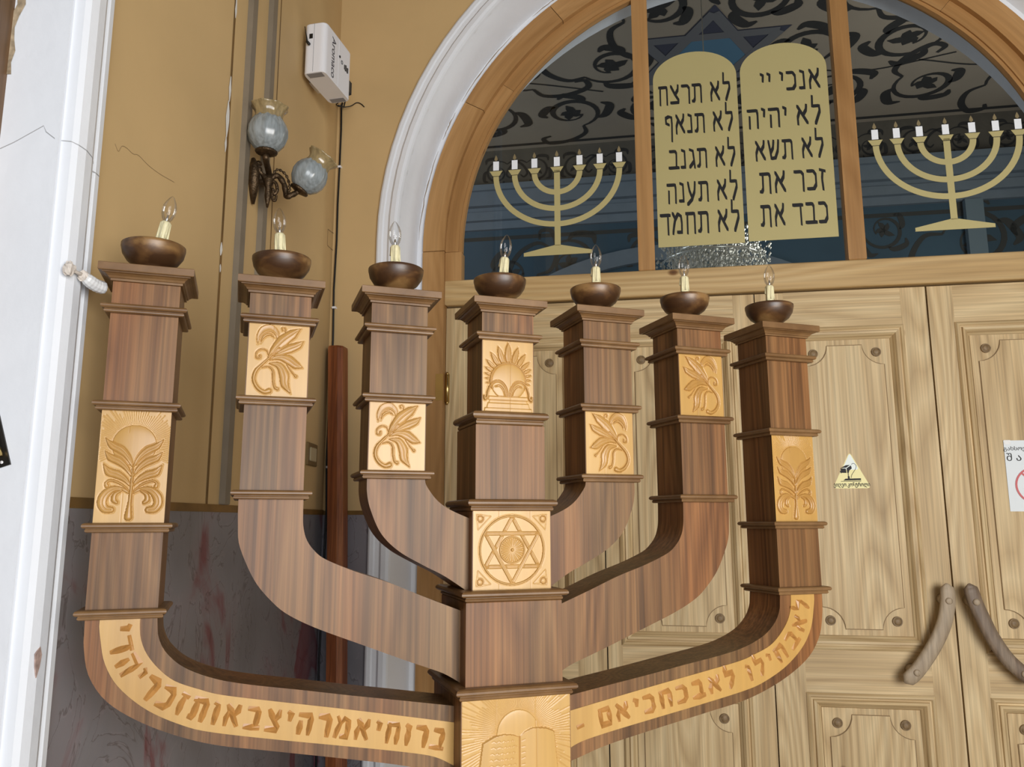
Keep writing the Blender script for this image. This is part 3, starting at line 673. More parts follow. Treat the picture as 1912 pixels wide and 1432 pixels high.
def ribbon(mb, pts, wdt, y, **k):
    P = [np.array(p, float) for p in pts]; m = len(P); vs = []
    for j, q in enumerate(P):
        t = P[min(j+1, m-1)]-P[max(j-1, 0)]; t = t/(np.linalg.norm(t)+1e-9); n = np.array((-t[1], t[0])); w_ = wdt[j] if hasattr(wdt, '__len__') else wdt
        a = q-n*w_/2; b = q+n*w_/2; vs += [(a[0], y, a[1]), (b[0], y, b[1])]
    mb.add(vs, [(2*j, 2*j+1, 2*j+3, 2*j+2) for j in range(m-1)], **k)
def jag(a, b, n, amp, seed):
    r = random.Random(seed); return [(a[0]+(b[0]-a[0])*i/n+r.uniform(-amp, amp)*(0 < i < n), a[1]+(b[1]-a[1])*i/n+r.uniform(-amp, amp)*(0 < i < n)) for i in range(n+1)]
mb = MB(); ribbon(mb, [(1.572, TOP), (1.570, 1.8), (1.563, 1.2), (1.560, .9), (1.552, .05)], .017, .0015); build('painted_line', mb, BROWNP, FL, wl)
mb = MB(); ribbon(mb, [(1.076, TOP), (1.060, 1.75), (1.042, 1.15), (1.03, .05)], .009, .0015); build('painted_line', mb, BROWNP, FL, wl)
mb = MB(); rk = random.Random(9)
for z0, z1, x, wd_ in ((1.84, 3.2, 1.566, .018), (1.50, 1.60, 1.575, .022), (1.36, 1.50, 1.580, .030), (1.30, 1.36, 1.583, .018), (.92, .97, 1.566, .020), (.86, .89, 1.563, .012)):
    n = max(4, int((z1-z0)/.03)); pts = [(x+rk.uniform(-.002, .002), z0+(z1-z0)*i/n) for i in range(n+1)]
    ribbon(mb, pts, [max(.003, wd_*rk.uniform(.6, 1.1))*(.3 if i in (0, n) else 1) for i in range(n+1)], .0022)
ribbon(mb, [(1.056, 1.72), (1.052, 1.78)], .012, .0024)
build('flaked_plaster', mb, FLAKE, FL, wl)
mb = MB(); ribbon(mb, catmull([(2.305, .975), (2.285, .963), (2.27, .985), (2.245, .992), (2.21, .992), (2.18, 1.002), (2.12, 1.000), (2.05, 1.006), (1.99, 1.016), (1.955, 1.022)], 4), .0011, .0012); build('wall_crack', mb, CRACK, FL, wl)
mb = MB()
for a, b in (((.123, 1.56), (-.0, 1.582)), ((.123, 1.56), (.121, 1.469)), ((.121, 1.469), (.0, 1.483))): ribbon(mb, jag(a, b, 6, .001, 3), .004, .0013)
build('scored_square', mb, CRACK, FL, wl)
# surface conduits
for xm, ww, ztop in ((1.419, .048, .056), (1.190, .050, .056)):
    mb = MB(); mb.box(xm-ww/2, xm+ww/2, .0, .022, ztop, TOP-.3, bev=.003)
    o = build('cable_conduit', mb, CONDUIT, FL)
    tag(o, 'wide grey-brown cable conduit on the ochre wall, nearer the white door casing' if xm > 1.3 else 'grey-brown cable conduit running down behind the wall lamp', 'conduit', 'cable conduits on the ochre wall')
# room corner rear corner and floor, ceiling
mb = MB(); mb.box(-7, 9, -7.2, 4.5, -.06, 0, off=(0, 0, 0)); fl = structure('floor', mb, FLOORM, Matrix.Identity(4), 'stone floor')
fl.location.z = -.06
# left opening: moulded casing, jamb, door frame
mb = MB()
prof = [(0, 0), (0, .018), (.020, .020), (.024, .012), (.036, .010), (.046, .016), (.056, .032), (.075, .040), (.105, .042), (.128, .036), (.138, .026), (.140, 0)]
def casing(mb, z0, z1, pr, xa):
    mb.add([(xa+a, b, z0) for a, b in pr]+[(xa+a, b, z1) for a, b in pr], [(i, i+1, len(pr)+i+1, len(pr)+i) for i in range(len(pr)-1)], smooth=False)
casing(mb, FLOOR, 3.7, prof, 2.394)
# smooth, wavy coats of limewash on the flat jamb behind the casing
mb.box(2.45, 2.545, -.32, .002, FLOOR, 3.7)
cs = structure('trim_1', mb, WHITE, FL, 'white moulded casing of the side doorway')
mb = MB()
def jface(P): return [(2.546, x, z) for x, z in P]
def jribbon(mb, pts, wd_):
    P = [np.array(p, float) for p in pts]; m = len(P); vs = []
    for j, q in enumerate(P):
        t = P[min(j+1, m-1)]-P[max(j-1, 0)]; t /= np.linalg.norm(t)+1e-9; n = np.array((-t[1], t[0])); a = q-n*wd_/2; b = q+n*wd_/2
        vs += [(2.5465, a[0], a[1]), (2.5465, b[0], b[1])]
    mb.add(vs, [(2*j, 2*j+1, 2*j+3, 2*j+2) for j in range(m-1)])
jribbon(mb, [(-.16, .83), (-.10, .86), (-.035, .90), (-.028, .885), (-.006, .868)], .0016)
pr2 = [(.140, .0), (.139, .024), (.128, .037), (.105, .043), (.075, .041), (.056, .033), (.036, .011), (.020, .021), (.0, .019)]
cz = [.868, .866, .862, .860, .856, .852, .846, .842, .842]
mb.add([v for (a, b), z in zip(pr2, cz) for v in ((2.394+a+.0006, b+.0006, z), (2.394+a+.0006, b+.0006, z+.0018))], [(2*i, 2*i+1, 2*i+3, 2*i+2) for i in range(len(pr2)-1)])
build('plaster_crack', mb, CRACKW, FL, cs)
mb = MB(); mb.prism([(2.503, -.325), (2.510, -.300), (2.513, -.275), (2.498, -.262), (2.490, -.280), (2.494, -.303)], .0405, .0432); 
build('paint_chip', mb, plain('chipped_plaster', (.42, .30, .26), .8, var=.3, vs=80), FL, cs)
mb = MB(); mb.box(2.50, 2.62, -.42, -.135, FLOOR, 3.7, bev=.004); structure('door_5', mb, wood('dark_frame_wood', (.10, .055, .025), (.16, .09, .045), (.22, .13, .07)), FL, 'dark timber frame of the side doorway')
mb = MB(); rr_ = random.Random(4)
P = [(-.118+rr_.uniform(-.012, .012), 1.03+i*.03) for i in range(12)]
vs = []
for x_, z_ in P: vs += [(2.5475, x_-.02, z_), (2.5475, x_+.0, z_)]
mb.add(vs, [(2*j, 2*j+1, 2*j+3, 2*j+2) for j in range(len(P)-1)]); build('broken_plaster', mb, plain('broken_edge', (.42, .33, .22), .9, var=.4, vs=50), FL, cs)

# ------------------------------------------------------------------ arch: casing, reveal, timber frame
def archpath(c, t, r, n=40, z0=FLOOR, leftonly=False):
    P = [(c-r, z0, 0)]; P += [(c+r*math.cos(a), t+r*math.sin(a), a) for a in np.linspace(math.pi, 0, n)]; P += [(c+r, z0, 0)]
    return P
def archsweep(mb, c, t, prof, n=48, **k):
    """prof: (r, y) points; swept along jamb-arch-jamb"""
    rows = []
    for j, (r, y) in enumerate(prof):
        P = [(c-r, y, FLOOR), (c-r, y, -.4), (c-r, y, .6)]+[(c+r*math.cos(a), y, t+r*math.sin(a)) for a in np.linspace(math.pi, 0, n)]+[(c+r, y, .6), (c+r, y, -.4), (c+r, y, FLOOR)]
        rows.append(P)
    m = len(rows[0]); vs = [p for r in rows for p in r]; fs = []
    for j in range(len(rows)-1):
        for i in range(m-1): fs.append((j*m+i, j*m+i+1, (j+1)*m+i+1, (j+1)*m+i))
    k.setdefault('smooth', False); mb.add(vs, fs, **k)
mb = MB()
archsweep(mb, CS, CT, [(2.062, -.0), (2.060, .020), (2.050, .026), (2.030, .026), (2.022, .020), (2.000, .020), (1.985, .034), (1.960, .036), (1.945, .030), (1.940, .015), (1.938, -.0)], off=(0, 0, 0))
# reveal runs back to the door plane
dx = .046; dn = .276
m = 54
A = [(CS-1.938, 0, FLOOR)]+[(CS+1.938*math.cos(a), 0, CT+1.938*math.sin(a)) for a in np.linspace(math.pi, 0, m)]+[(CS+1.938, 0, FLOOR)]
B = [(CS-dx-1.855, -dn+.03, FLOOR)]+[(CS-dx+1.855*math.cos(a), -dn+.03, CT+1.855*math.sin(a)) for a in np.linspace(math.pi, 0, m)]+[(CS-dx+1.855, -dn+.03, FLOOR)]
mb.add(A+B, [(i, i+1, len(A)+i+1, len(A)+i) for i in range(len(A)-1)], off=(0, 0, 0))
tr = structure('trim_2', mb, WHITE, FW, 'white moulded arch and reveal around the doors')
mb = MB(); archsweep(mb, CS, CT, [(1.860, .028), (1.858, .040), (1.822, .042), (1.818, .0)], off=(0, 0, 0)); structure('trim_3', mb, WHITE, FD, 'thin white bead next to the timber arch')
mb = MB(); rc = random.Random(8)
for a0, a1 in ((2.35, 2.62), (2.66, 2.76), (2.80, 3.10), (2.12, 2.26)):
    pts = [(CS+(1.848+rc.uniform(-.003, .003))*math.cos(a), CT+(1.848+rc.uniform(-.003, .003))*math.sin(a)) for a in np.linspace(a0, a1, 14)]
    ribbon(mb, pts, [.001+.005*math.sin(math.pi*i/13)*rc.uniform(.4, 1) for i in range(14)], .0432)
build('joint_crack', mb, CRACK, FD, tr)

# timber frame of the doorway, one board after another
W1 = thing('window_1', at(FD, CS, 0, 1.2), kind='structure')
def board(name, a0, a1, r0, r1, y0, y1, n=12, parent=W1, mat=ARCHW, lab=None):
    A = arcpts(CS, CT, r1, a0, a1, n); B = arcpts(CS, CT, r0, a0, a1, n); mb = MB(); mb.strip(A, B, y0, y1)
    # grain follows the arc
    th = np.linspace(a0, a1, n); g = []
    o = (random.uniform(-9, 9), random.uniform(-9, 9), random.uniform(-9, 9))
    for blk, r in ((0, r1), (1, r0), (2, r1), (3, r0)):
        for t_ in th: g.append((r+o[0], (0 if blk < 2 else .05)+o[1], r1*t_+o[2]))
    mb.g = g
    return build(name, mb, mat, FD, parent)
BR = [math.pi, 2.62, 2.20, 1.78, 1.36, .94, .52, 0]
for a0, a1 in zip(BR, BR[1:]): board('outer_arch_board', a0-.001, a1+.001, 1.690, 1.818, -.05, .062)
BR2 = [math.pi, 2.50, 1.95, 1.40, .85, .35, 0]
for a0, a1 in zip(BR2, BR2[1:]): board('inner_arch_board', a0-.0005, a1+.0005, 1.615, 1.690, -.05, .030)
board('glazing_bead', math.pi, 0, 1.596, 1.616, -.02, .020, 60)
for sx in (-1, 1):
    x0, x1 = (CS-1.818, CS-1.690) if sx < 0 else (CS+1.690, CS+1.818)
    mb = MB(); mb.box(x0, x1, -.05, .062, FLOOR, CT, bev=.004); build('door_post', mb, ARCHW, FD, W1)
    x0, x1 = (CS-1.690, CS-1.597) if sx < 0 else (CS+1.597, CS+1.690)
    mb = MB(); mb.box(x0, x1, -.05, .030, 1.345, CT, bev=.002); build('inner_arch_board', mb, ARCHW, FD, W1)
mb = MB(); mb.box(CS-1.690, CS+1.690, -.06, .034, 1.205, 1.350, bev=.005, grain='x'); build('transom', mb, TRANSW, FD, W1)
for a, b in ((.712, .802), (1.808, 1.898)):
    h = CT+math.sqrt(1.60**2-((a+b)/2-CS)**2)-.005
    mb = MB(); mb.box(a, b, -.045, .028, 1.350, h, bev=.006); build('mullion', mb, ARCHW, FD, W1)
def pane(x0, x1):
    P = [(x0, 1.352), (x1, 1.352)]; n = 24
    for i in range(n+1):
        x = x1+(x0-x1)*i/n; P.append((x, CT+math.sqrt(max(0, 1.60**2-(x-CS)**2))))
    mb = MB(); mb.add([(x, -.012, z) for x, z in P], [tuple(range(len(P)))]); return build('glass_pane', mb, PANE, FD, W1)
pane(CS-1.598, .714); pane(.800, 1.810); pane(1.896, CS+1.598)

# ------------------------------------------------------------------ door leaves
LE = [(-.378, .494), (.500, 1.316), (1.322, 2.176), (2.184, 2.998)]
OUT = [(-.235, .345), (.575, 1.205), (1.468, 2.052), (2.306, 2.86)]
def rectsweep(mb, x0, x1, z0, z1, prof, **k):   # prof: (inset, y) mitred, grain along each side
    n = len(prof); cs_ = [(x0, z0, 1, 1), (x1, z0, -1, 1), (x1, z1, -1, -1), (x0, z1, 1, -1)]
    for c in range(4):
        vs = []
        for cx_, cz_, sx, sz in (cs_[c], cs_[(c+1) % 4]):
            for a, y in prof: vs.append((cx_+sx*a, y, cz_+sz*a))
        mb.add(vs, [(q, n+q, n+q+1, q+1) for q in range(n-1)], grain='x' if c % 2 == 0 else 'z', **k)
MPROF = [(-.004, 0), (-.004, .004), (.004, .012), (.012, .015), (.018, .008), (.024, .008), (.028, .018), (.040, .016), (.050, .004), (.054, -.004), (.062, -.012), (.066, -.018)]
def field(x0, x1, z0, z1, r=.105):
    P = []
    for cx_, cz_, a0 in ((x0, z0, 0), (x1, z0, 90), (x1, z1, 180), (x0, z1, 270)):
        # concave corner arcs
        arc = [(cx_+r*math.cos(math.radians(a)), cz_+r*math.sin(math.radians(a))) for a in np.linspace(a0+90, a0, 9)]
        P += arc
    return P
for n_, ((x0, x1), (p0, p1)) in enumerate(zip(LE, OUT)):
    D = thing('door_%d' % (n_+1), at(FD, (x0+x1)/2, 0, FLOOR), kind='structure')
    mb = MB(); mb.box(x1-.03, x1+.035, -.075, -.047, FLOOR+.01, 1.19); build('gap_blocker', mb, DARKM, FD, D)  # dark strip added behind the leaf gap: blocks hall light, keeps it black
    T = 1.196; B0 = FLOOR+.01; Z = [(-.628, .996), (-1.46, -.838)]
    mb = MB(); mb.box(x0+.002, x1-.002, -.045, -.018, B0, T); build('door_back', mb, DOORW, FD, D)
    for a, b in ((x0, p0), (p1, x1)):
        mb = MB(); mb.box(a, b, -.018, 0, B0, T, bev=.0015); build('stile', mb, DOORW, FD, D)
    for a, b in ((.996, T), (-.838, -.628), (B0, -1.46)):
        mb = MB(); mb.box(p0, p1, -.018, -.0006, a, b, grain='x'); build('rail', mb, DOORW, FD, D)
    for z0, z1 in Z:
        mb = MB(); rectsweep(mb, p0, p1, z0, z1, MPROF, smooth=False); build('panel_moulding', mb, DOORW, FD, D)
        mb = MB(); i = .066
        mb.box(p0+i, p1-i, -.030, -.0125, z0+i, z1-i)
        f0 = (p0+i+.034, p1-i-.034, z0+i+.030, z1-i-.030)
        P = field(*f0)
        mb.prism(P, -.014, -.0075)
        pl_ = build('panel', mb, DOORW, FD, D)
        # scribed line round the field
        mb = MB(); Pc = P+[P[0]]; ribbon(mb, Pc, .0035, -.0070); build('scribed_line', mb, CRACK, FD, D)
        for sx, xx in ((1, f0[0]), (-1, f0[1])):
            for sz, zz in ((1, f0[2]), (-1, f0[3])):
                mb = MB(); c = (xx+sx*.036, -.0125, zz+sz*.040)
                seg = 24; rings = [(.024, -.0005), (.024, .006), (.0225, .0085), (.019, .0085), (.018, .0065), (.010, .010), (.0, .011)]
                vs = [(c[0]+r*math.cos(2*math.pi*q/seg), c[1]+y, c[2]+r*math.sin(2*math.pi*q/seg)) for r, y in rings for q in range(seg)]
                fs = [(j*seg+q, j*seg+(q+1) % seg, (j+1)*seg+(q+1) % seg, (j+1)*seg+q) for j in range(len(rings)-1) for q in range(seg)]
                mb.add(vs, fs, smooth=False); build('wooden_button', mb, BUTW, FD, D)
    if n_ == 0:
        mb = MB(); hx = -.366
        mb.tube([(hx, .012, .652), (hx, .012, .81)], .013, 12); mb.tube([(hx, .012, .805), (hx, .012, .822)], [.010, .006], 10); mb.tube([(hx, .012, .655), (hx, .012, .638)], [.010, .006], 10)
        mb.box(hx-.055, hx-.012, .0615, .0635, .655, .805); build('hinge', mb, BRASS, FD, D)
    if n_ in (2, 3):
        H = [(2.127, -.300), (2.125, -.381), (2.105, -.470), (2.072, -.545), (2.020, -.630), (1.956, -.713), (1.900, -.762)] if n_ == 2 else [(2.226, -.300), (2.245, -.385), (2.275, -.470), (2.305, -.545), (2.360, -.640), (2.424, -.706), (2.48, -.752)]
        C_ = resample(catmull(H), 26); seg = 14; vs = []
        for j, q in enumerate(C_):
            t = C_[min(j+1, 25)]-C_[max(j-1, 0)]; t /= np.linalg.norm(t); nn = np.array((-t[1], t[0])); e = min(j, 25-j)/25*.52
            wv = .034*math.sqrt(max(0.02, 1-max(0, 1-e/.035)**2)) if e < .035 else .034
            for i_ in range(seg):
                a = 2*math.pi*i_/seg; ca, sa = math.cos(a), math.sin(a)
                uu = abs(ca)**.6*math.copysign(1, ca)*wv; vv = abs(sa)**.7*math.copysign(1, sa)*.016*min(1, wv/.02)
                vs.append((q[0]+nn[0]*uu, .080+vv, q[1]+nn[1]*uu))
        mb = MB(); fs = [(j*seg+q, j*seg+(q+1) % seg, (j+1)*seg+(q+1) % seg, (j+1)*seg+q) for j in range(25) for q in range(seg)]+[tuple(range(seg)), tuple(range(25*seg, 26*seg))]
        mb.add(vs, fs, smooth=True); hd = build('door_handle', mb, OLDW if n_ == 2 else wood('dark_worn_wood', (.12, .08, .055), (.19, .135, .09), (.26, .20, .14), big=(20, 20, 3), fine=(120, 120, 8), rough=.45), FD, D)
        bz = ((2.125, -.381), (1.956, -.713)) if n_ == 2 else ((2.245, -.385), (2.424, -.706))
        for bx, b_ in bz:
            mb = MB(); mb.tube([(bx, -.001, b_), (bx, .066, b_)], .027, 20); build('spacer', mb, OLDW, FD, hd)
            mb = MB(); mb.tube([(bx, .094, b_), (bx, .100, b_), (bx, .1025, b_)], [.0155, .0155, .010], 18); build('wooden_plug', mb, OLDW, FD, hd)

# ------------------------------------------------------------------ vinyl on the glass
YG = -.0105
def tablet(xl, xr, z0, zs, rows, label):
    c = (xl+xr)/2; r = (xr-xl)/2; zt = zs
    P = [(xl, z0), (xr, z0)]+[(c+r*math.cos(a), zt+r*.70*math.sin(a)) for a in np.linspace(0, math.pi, 30)]
    mb = MB(); mb.prism(P, YG, YG+.002); o = build('tablet_decal', mb, GOLDV, FD); tag(o, label, 'decal', 'gold tablets on the middle pane')
    mb = MB()
    for txt, a, b, base, h in rows: flat_line(mb, txt, a, b, base, h, YG+.0021)
    build('hebrew_lettering', mb, INK, FD, o)
tablet(.824, 1.289, 1.491, 2.490, [('לא תרצח', .852, 1.256, 2.337, .120), ('לא תנאף', .880, 1.262, 2.154, .120), ('לא תגנב', .896, 1.265, 1.943, .120), ('לא תענה', .880, 1.268, 1.744, .122), ('לא תחמד', .838, 1.270, 1.562, .128)],
       'round-topped gold tablet with black Hebrew rows, left one of the middle pane pair')
tablet(1.309, 1.775, 1.497, 2.492, [('אנכי יי', 1.416, 1.738, 2.362, .120), ('לא יהיה', 1.335, 1.732, 2.152, .120), ('לא תשא', 1.366, 1.734, 1.957, .120), ('זכר את', 1.384, 1.730, 1.766, .125), ('כבד את', 1.380, 1.732, 1.575, .128)],
       'round-topped gold tablet with black Hebrew rows, right one of the middle pane pair')
def menorah_decal(cx, z, label, half):
    """z = cup height"""
    o = thing('menorah_decal', at(FD, cx, YG, z-.53), label, 'decal', 'gold candlestick decals on the side panes')
    mb = MB(); y0, y1 = YG, YG+.002
    mb.box(cx-.017, cx+.017, y0, y1, z-.475, z-.02)
    mb.prism([(cx-.195, z-.530), (cx+.195, z-.530), (cx+.195, z-.510), (cx+.01, z-.470), (cx-.01, z-.470), (cx-.195, z-.510)], y0, y1)
    for R_, zb in ((.131, .170), (.247, .268), (.357, .362)):
        rb = zb-.03; wdt = .032
        A = [(cx+(R_+wdt/2)*math.cos(a), z-.03+(rb)*math.sin(a)) for a in np.linspace(math.pi, 2*math.pi, 40)]
        B = [(cx+(R_-wdt/2)*math.cos(a), z-.03+(rb-wdt)*math.sin(a)) for a in np.linspace(math.pi, 2*math.pi, 40)]
        mb.strip(A, B, y0, y1+.0002*R_)
    cups = [0]+[s*q for q in (.131, .247, .357) for s in (-1, 1)]
    for q in cups: mb.prism([(cx+q-.018, z-.032), (cx+q+.018, z-.032), (cx+q+.038, z), (cx+q-.038, z)], y0, y1)
    st = build('menorah_outline', mb, GOLDV, FD, o)
    for q in cups:
        mb = MB(); mb.box(cx+q-.017, cx+q+.017, y0, y1, z+.004, z+.060); build('candle', mb, WVINYL, FD, o)
        mb = MB(); mb.prism([(cx+q, z+.062), (cx+q+.010, z+.071), (cx+q+.008, z+.082), (cx+q, z+.100), (cx+q-.008, z+.082), (cx+q-.010, z+.071)], y0, y1); build('flame', mb, FLAMEV, FD, o)
        mb = MB(); mb.box(cx+q-.019, cx+q+.019, y1, y1+.0004, z-.034, z-.031); build('cup_line', mb, INK, FD, o)
menorah_decal(.263, 2.012, 'gold seven-branched candlestick decal on the left arched pane', 0)
menorah_decal(2.355, 2.030, 'gold seven-branched candlestick decal on the right arched pane', 0)

# text objects turned to meshes
def textmesh(name, txt, size, F, x, y, z, mat, parent, sx=1.0, rot=0.0, extr=.0002, shear=0.0, bold=0.0):
    """text in plane of frame F (x right, z up), at x,z"""
    cu = bpy.data.curves.new('txt', 'FONT'); cu.body = txt; cu.size = size; cu.align_x = 'CENTER'; cu.align_y = 'CENTER'; cu.shear = shear; cu.offset = bold
    to = bpy.data.objects.new('txt', cu); COL.objects.link(to)
    dg = bpy.context.evaluated_depsgraph_get(); dg.update(); me = bpy.data.meshes.new_from_object(to.evaluated_get(dg))
    vs = [v.co.copy() for v in me.vertices]; fs = [tuple(p.vertices) for p in me.polygons]
    bpy.data.objects.remove(to); bpy.data.curves.remove(cu); bpy.data.meshes.remove(me)
    mb = MB(); c, s_ = math.cos(rot), math.sin(rot)
    P = []
    for v in vs:
        a = v.x*sx; b = v.y; P.append((x+a*c-b*s_, y, z+a*s_+b*c))
    mb.add(P, fs); return build(name, mb, mat, F, parent)

# video-surveillance sticker
def rounded(P, r, n=5):
    out = []; m = len(P)
    for i in range(m):
        p = np.array(P[i]); a = np.array(P[i-1]); b = np.array(P[(i+1) % m]); u = (a-p)/np.linalg.norm(a-p)*r; v = (b-p)/np.linalg.norm(b-p)*r
        for t in np.linspace(0, 1, n): out.append(tuple((1-t)**2*(p+u)+2*t*(1-t)*p+t*t*(p+v)))
    return out
ys = -.0072; cx_, zb = 1.748, .158
mb = MB(); mb.prism(rounded([(1.656, .158), (1.842, .158), (1.748, .345)], .022), ys-.0010, ys)
st = build('triangular_sticker', mb, YVINYL, FD); tag(st, 'small yellow triangular camera warning sticker on the pine door panel', 'sticker')
mb = MB(); mb.prism(rounded([(1.7075, .252), (1.7885, .252), (1.748, .338)], .016), ys, ys+.0003); build('faded_tip', mb, WSTICK, FD, st)
K = lambda L: [(1.656+(x-245)/13.02*.00285/1.0, .345-(y-380)/13.02*.00296) for x, y in L]
mb = MB()
for P in ([(445, 745), (570, 685), (660, 680), (570, 742)], [(445, 755), (562, 760), (572, 858), (470, 855), (448, 800)], [(578, 755), (680, 690), (695, 760), (640, 800), (618, 860), (590, 860)], [(600, 860), (616, 860), (616, 930), (600, 930)], [(594, 930), (632, 930), (636, 985), (594, 985)], [(540, 985), (880, 980), (880, 1020), (490, 1028)], [(435, 1042), (880, 1034), (880, 1048), (435, 1052)], [(425, 830), (450, 800), (468, 850), (455, 872)]):
    mb.prism(K(P)[::-1], ys+.0004, ys+.0008)
ribbon(mb, catmull(K([(690, 670), (735, 645), (790, 690), (780, 760), (720, 850), (680, 910), (668, 970)]), 5), .0022, ys+.0008)
build('camera_symbol', mb, INK, FD, st)
textmesh('sticker_text', 'ვიდეო კონტროლი', .0265, FD, 1.749, ys+.0008, .176, INK, st, sx=.68, bold=.0006)
# notice paper
mb = MB(); yp = -.0072
mb.add([(2.476, yp+.004, .388), (2.476, yp+.0015, .040), (2.72, yp+.001, .040), (2.72, yp+.003, .388), (2.60, yp+.001, .388), (2.60, yp+.001, .040)], [(0, 1, 5, 4), (4, 5, 2, 3)])
pp = build('paper_notice', mb, PAPER, FD); tag(pp, 'white paper notice with red prohibition ring taped on the pine door', 'notice')
textmesh('notice_text', 'გახსოვდეთ', .026, FD, 2.556, yp+.0046, .347, INK, pp, sx=1.05, rot=.0)
textmesh('notice_text', 'შ ა ბ ა თ ი', .050, FD, 2.610, yp+.0046, .302, INK, pp, sx=1.0)
mb = MB(); A = [(2.610+.100*math.cos(a), .165+.093*math.sin(a)) for a in np.linspace(0, 2*math.pi, 40)]; B = [(2.610+.091*math.cos(a), .165+.084*math.sin(a)) for a in np.linspace(0, 2*math.pi, 40)]
mb.strip(A, B, yp+.0044, yp+.0048); mb.prism([(2.538, .225), (2.545, .231), (2.682, .105), (2.675, .099)], yp+.0044, yp+.0047); build('prohibition_ring', mb, REDV, FD, pp)
mb = MB(); mb.box(2.478, 2.508, yp+.0046, yp+.0048, .368, .390); build('adhesive_tape', mb, CLEARP, FD, pp)

# ------------------------------------------------------------------ the hall seen through the glass
FAR = -7.1; HC = 5.63
mb = MB(); mb.box(-9, 14, FAR-.2, FAR, FLOOR, 4.35); fw = structure('wall_far', mb, HBLUE, FD, 'blue painted far wall of the hall')
mb = MB(); mb.box(-9, 14, FAR, FAR+.03, 4.98, HC); build('frieze', mb, HDARK, FD, fw)
mb = MB()
for z0, z1, d in ((4.35, 4.47, .06), (4.47, 4.60, .14), (4.60, 4.68, .10), (4.68, 4.90, .20), (4.90, 4.99, .26)): mb.box(-9, 14, FAR, FAR+d, z0, z1)
build('cornice', mb, HCORN, FD, fw)
mb = MB(); mb.strip([(1.1+4.15*math.cos(a), -.2+4.15*math.sin(a)) for a in np.linspace(2.75, .39, 40)], [(1.1+3.92*math.cos(a), -.2+3.92*math.sin(a)) for a in np.linspace(2.75, .39, 40)], FAR, FAR+.08); build('arch_moulding', mb, HCORN, FD, fw)
mb = MB(); mb.box(5.15, 5.38, FAR, FAR+.1, FLOOR, 4.35); mb.box(7.3, 7.5, FAR, FAR+.1, FLOOR, 4.35); build('pilaster', mb, plain('pale_pilaster', (.16, .22, .26), .8), FD, fw)
mb = MB(); mb.box(-9, 14, FAR-.2, -.30, HC, HC+.15); ce = structure('ceiling', mb, HTAN, FD, 'painted hall ceiling')
def scroll_motif(c, ang, sc_, flip, rnd):
    """one acanthus scroll as polylines with widths"""
    out = []
    def T(P): 
        r = []
        for x, y in P:
            y = y*flip; r.append((c[0]+sc_*(x*math.cos(ang)-y*math.sin(ang)), c[1]+sc_*(x*math.sin(ang)+y*math.cos(ang))))
        return r
    sp = [( (1-.62*t)*.5*math.cos(-2.4+7.2*t), (1-.62*t)*.5*math.sin(-2.4+7.2*t)) for t in np.linspace(0, 1, 30)]
    out.append((T(sp), [sc_*(.030+.055*math.sin(math.pi*min(1, i/29*1.2))) for i in range(30)]))
    for a, l_ in ((20, .27), (110, .20), (170, .24), (245, .20), (300, .18)):
        t = math.radians(a); out.append((T([(0, 0), (.35*l_*math.cos(t), .35*l_*math.sin(t)), (.62*l_*math.cos(t+.15), .62*l_*math.sin(t+.15)), (l_*math.cos(t+.3), l_*math.sin(t+.3))]), [sc_*.05, sc_*.12, sc_*.11, sc_*.005]))
    for t0 in (0.1, .3, .5):
        a = -2.4+7.2*t0; r = (1-.62*t0)*.5; p = (r*math.cos(a), r*math.sin(a)); q = (r*1.25*math.cos(a+.25), r*1.25*math.sin(a+.25)); q2 = (r*1.45*math.cos(a+.75), r*1.45*math.sin(a+.75)); q3 = (r*1.25*math.cos(a+1.0), r*1.25*math.sin(a+1.0))
        out.append((T(catmull([p, q, q2, q3], 5)), [sc_*.03+sc_*.10*math.sin(math.pi*i/15) for i in range(16)]))
    tail = catmull([(.5*math.cos(-2.4), .5*math.sin(-2.4)), (-.62, -.45), (-.95, -.28), (-1.15, .05), (-1.02, .22), (-.88, .12)], 5)
    out.append((T(tail), [sc_*(.04+.05*math.sin(math.pi*i/25)) for i in range(26)]))
    return out
mb = MB(); rnd = random.Random(21)
def cribbon(mb, pts, wd_, z):
    P = [np.array(p, float) for p in pts]; m = len(P); vs = []
    for j, q in enumerate(P):
        t = P[min(j+1, m-1)]-P[max(j-1, 0)]; t = t/(np.linalg.norm(t)+1e-9); n = np.array((-t[1], t[0])); w_ = wd_[min(j, len(wd_)-1)] if hasattr(wd_, '__len__') else wd_
        a = q-n*w_/2; b = q+n*w_/2; vs += [(a[0], -a[1], z), (b[0], -b[1], z)]
    mb.add(vs, [(2*j, 2*j+1, 2*j+3, 2*j+2) for j in range(m-1)])
ii_ = 0
for ry, y in enumerate((2.95, 3.95, 5.0, 6.1)):
    for cx_i in range(12):
        x = -4.2+cx_i*1.16+(ry % 2)*.55
        if abs(x-1.62) < .8 and abs(y-5.02) < 1.0: continue
        for P_, W_ in scroll_motif((x, y), [.2, 2.4, 1.3, 3.7, 5.1][(cx_i*2+ry) % 5], .82, 1 if (cx_i+ry) % 2 else -1, rnd): cribbon(mb, P_, [v*1.25 for v in W_], HC-.004-.0001*(ii_ % 8)); ii_ += 1
cribbon(mb, [(-9, 6.93), (14, 6.93)], .07, HC-.006); cribbon(mb, [(-9, 2.5), (14, 2.5)], .07, HC-.006)
for a, b in (((-2.2, 5.0), (-.8, 5.3)), ((-1.5, 5.0), (0.3, 5.6)), ((2.6, 5.4), (4.6, 5.4)), ((4.2, 5.5), (6.0, 5.5))): cribbon(mb, catmull([a, ((a[0]+b[0])/2, a[1]+.25), b], 8), [.03]*20, HC-.0045)
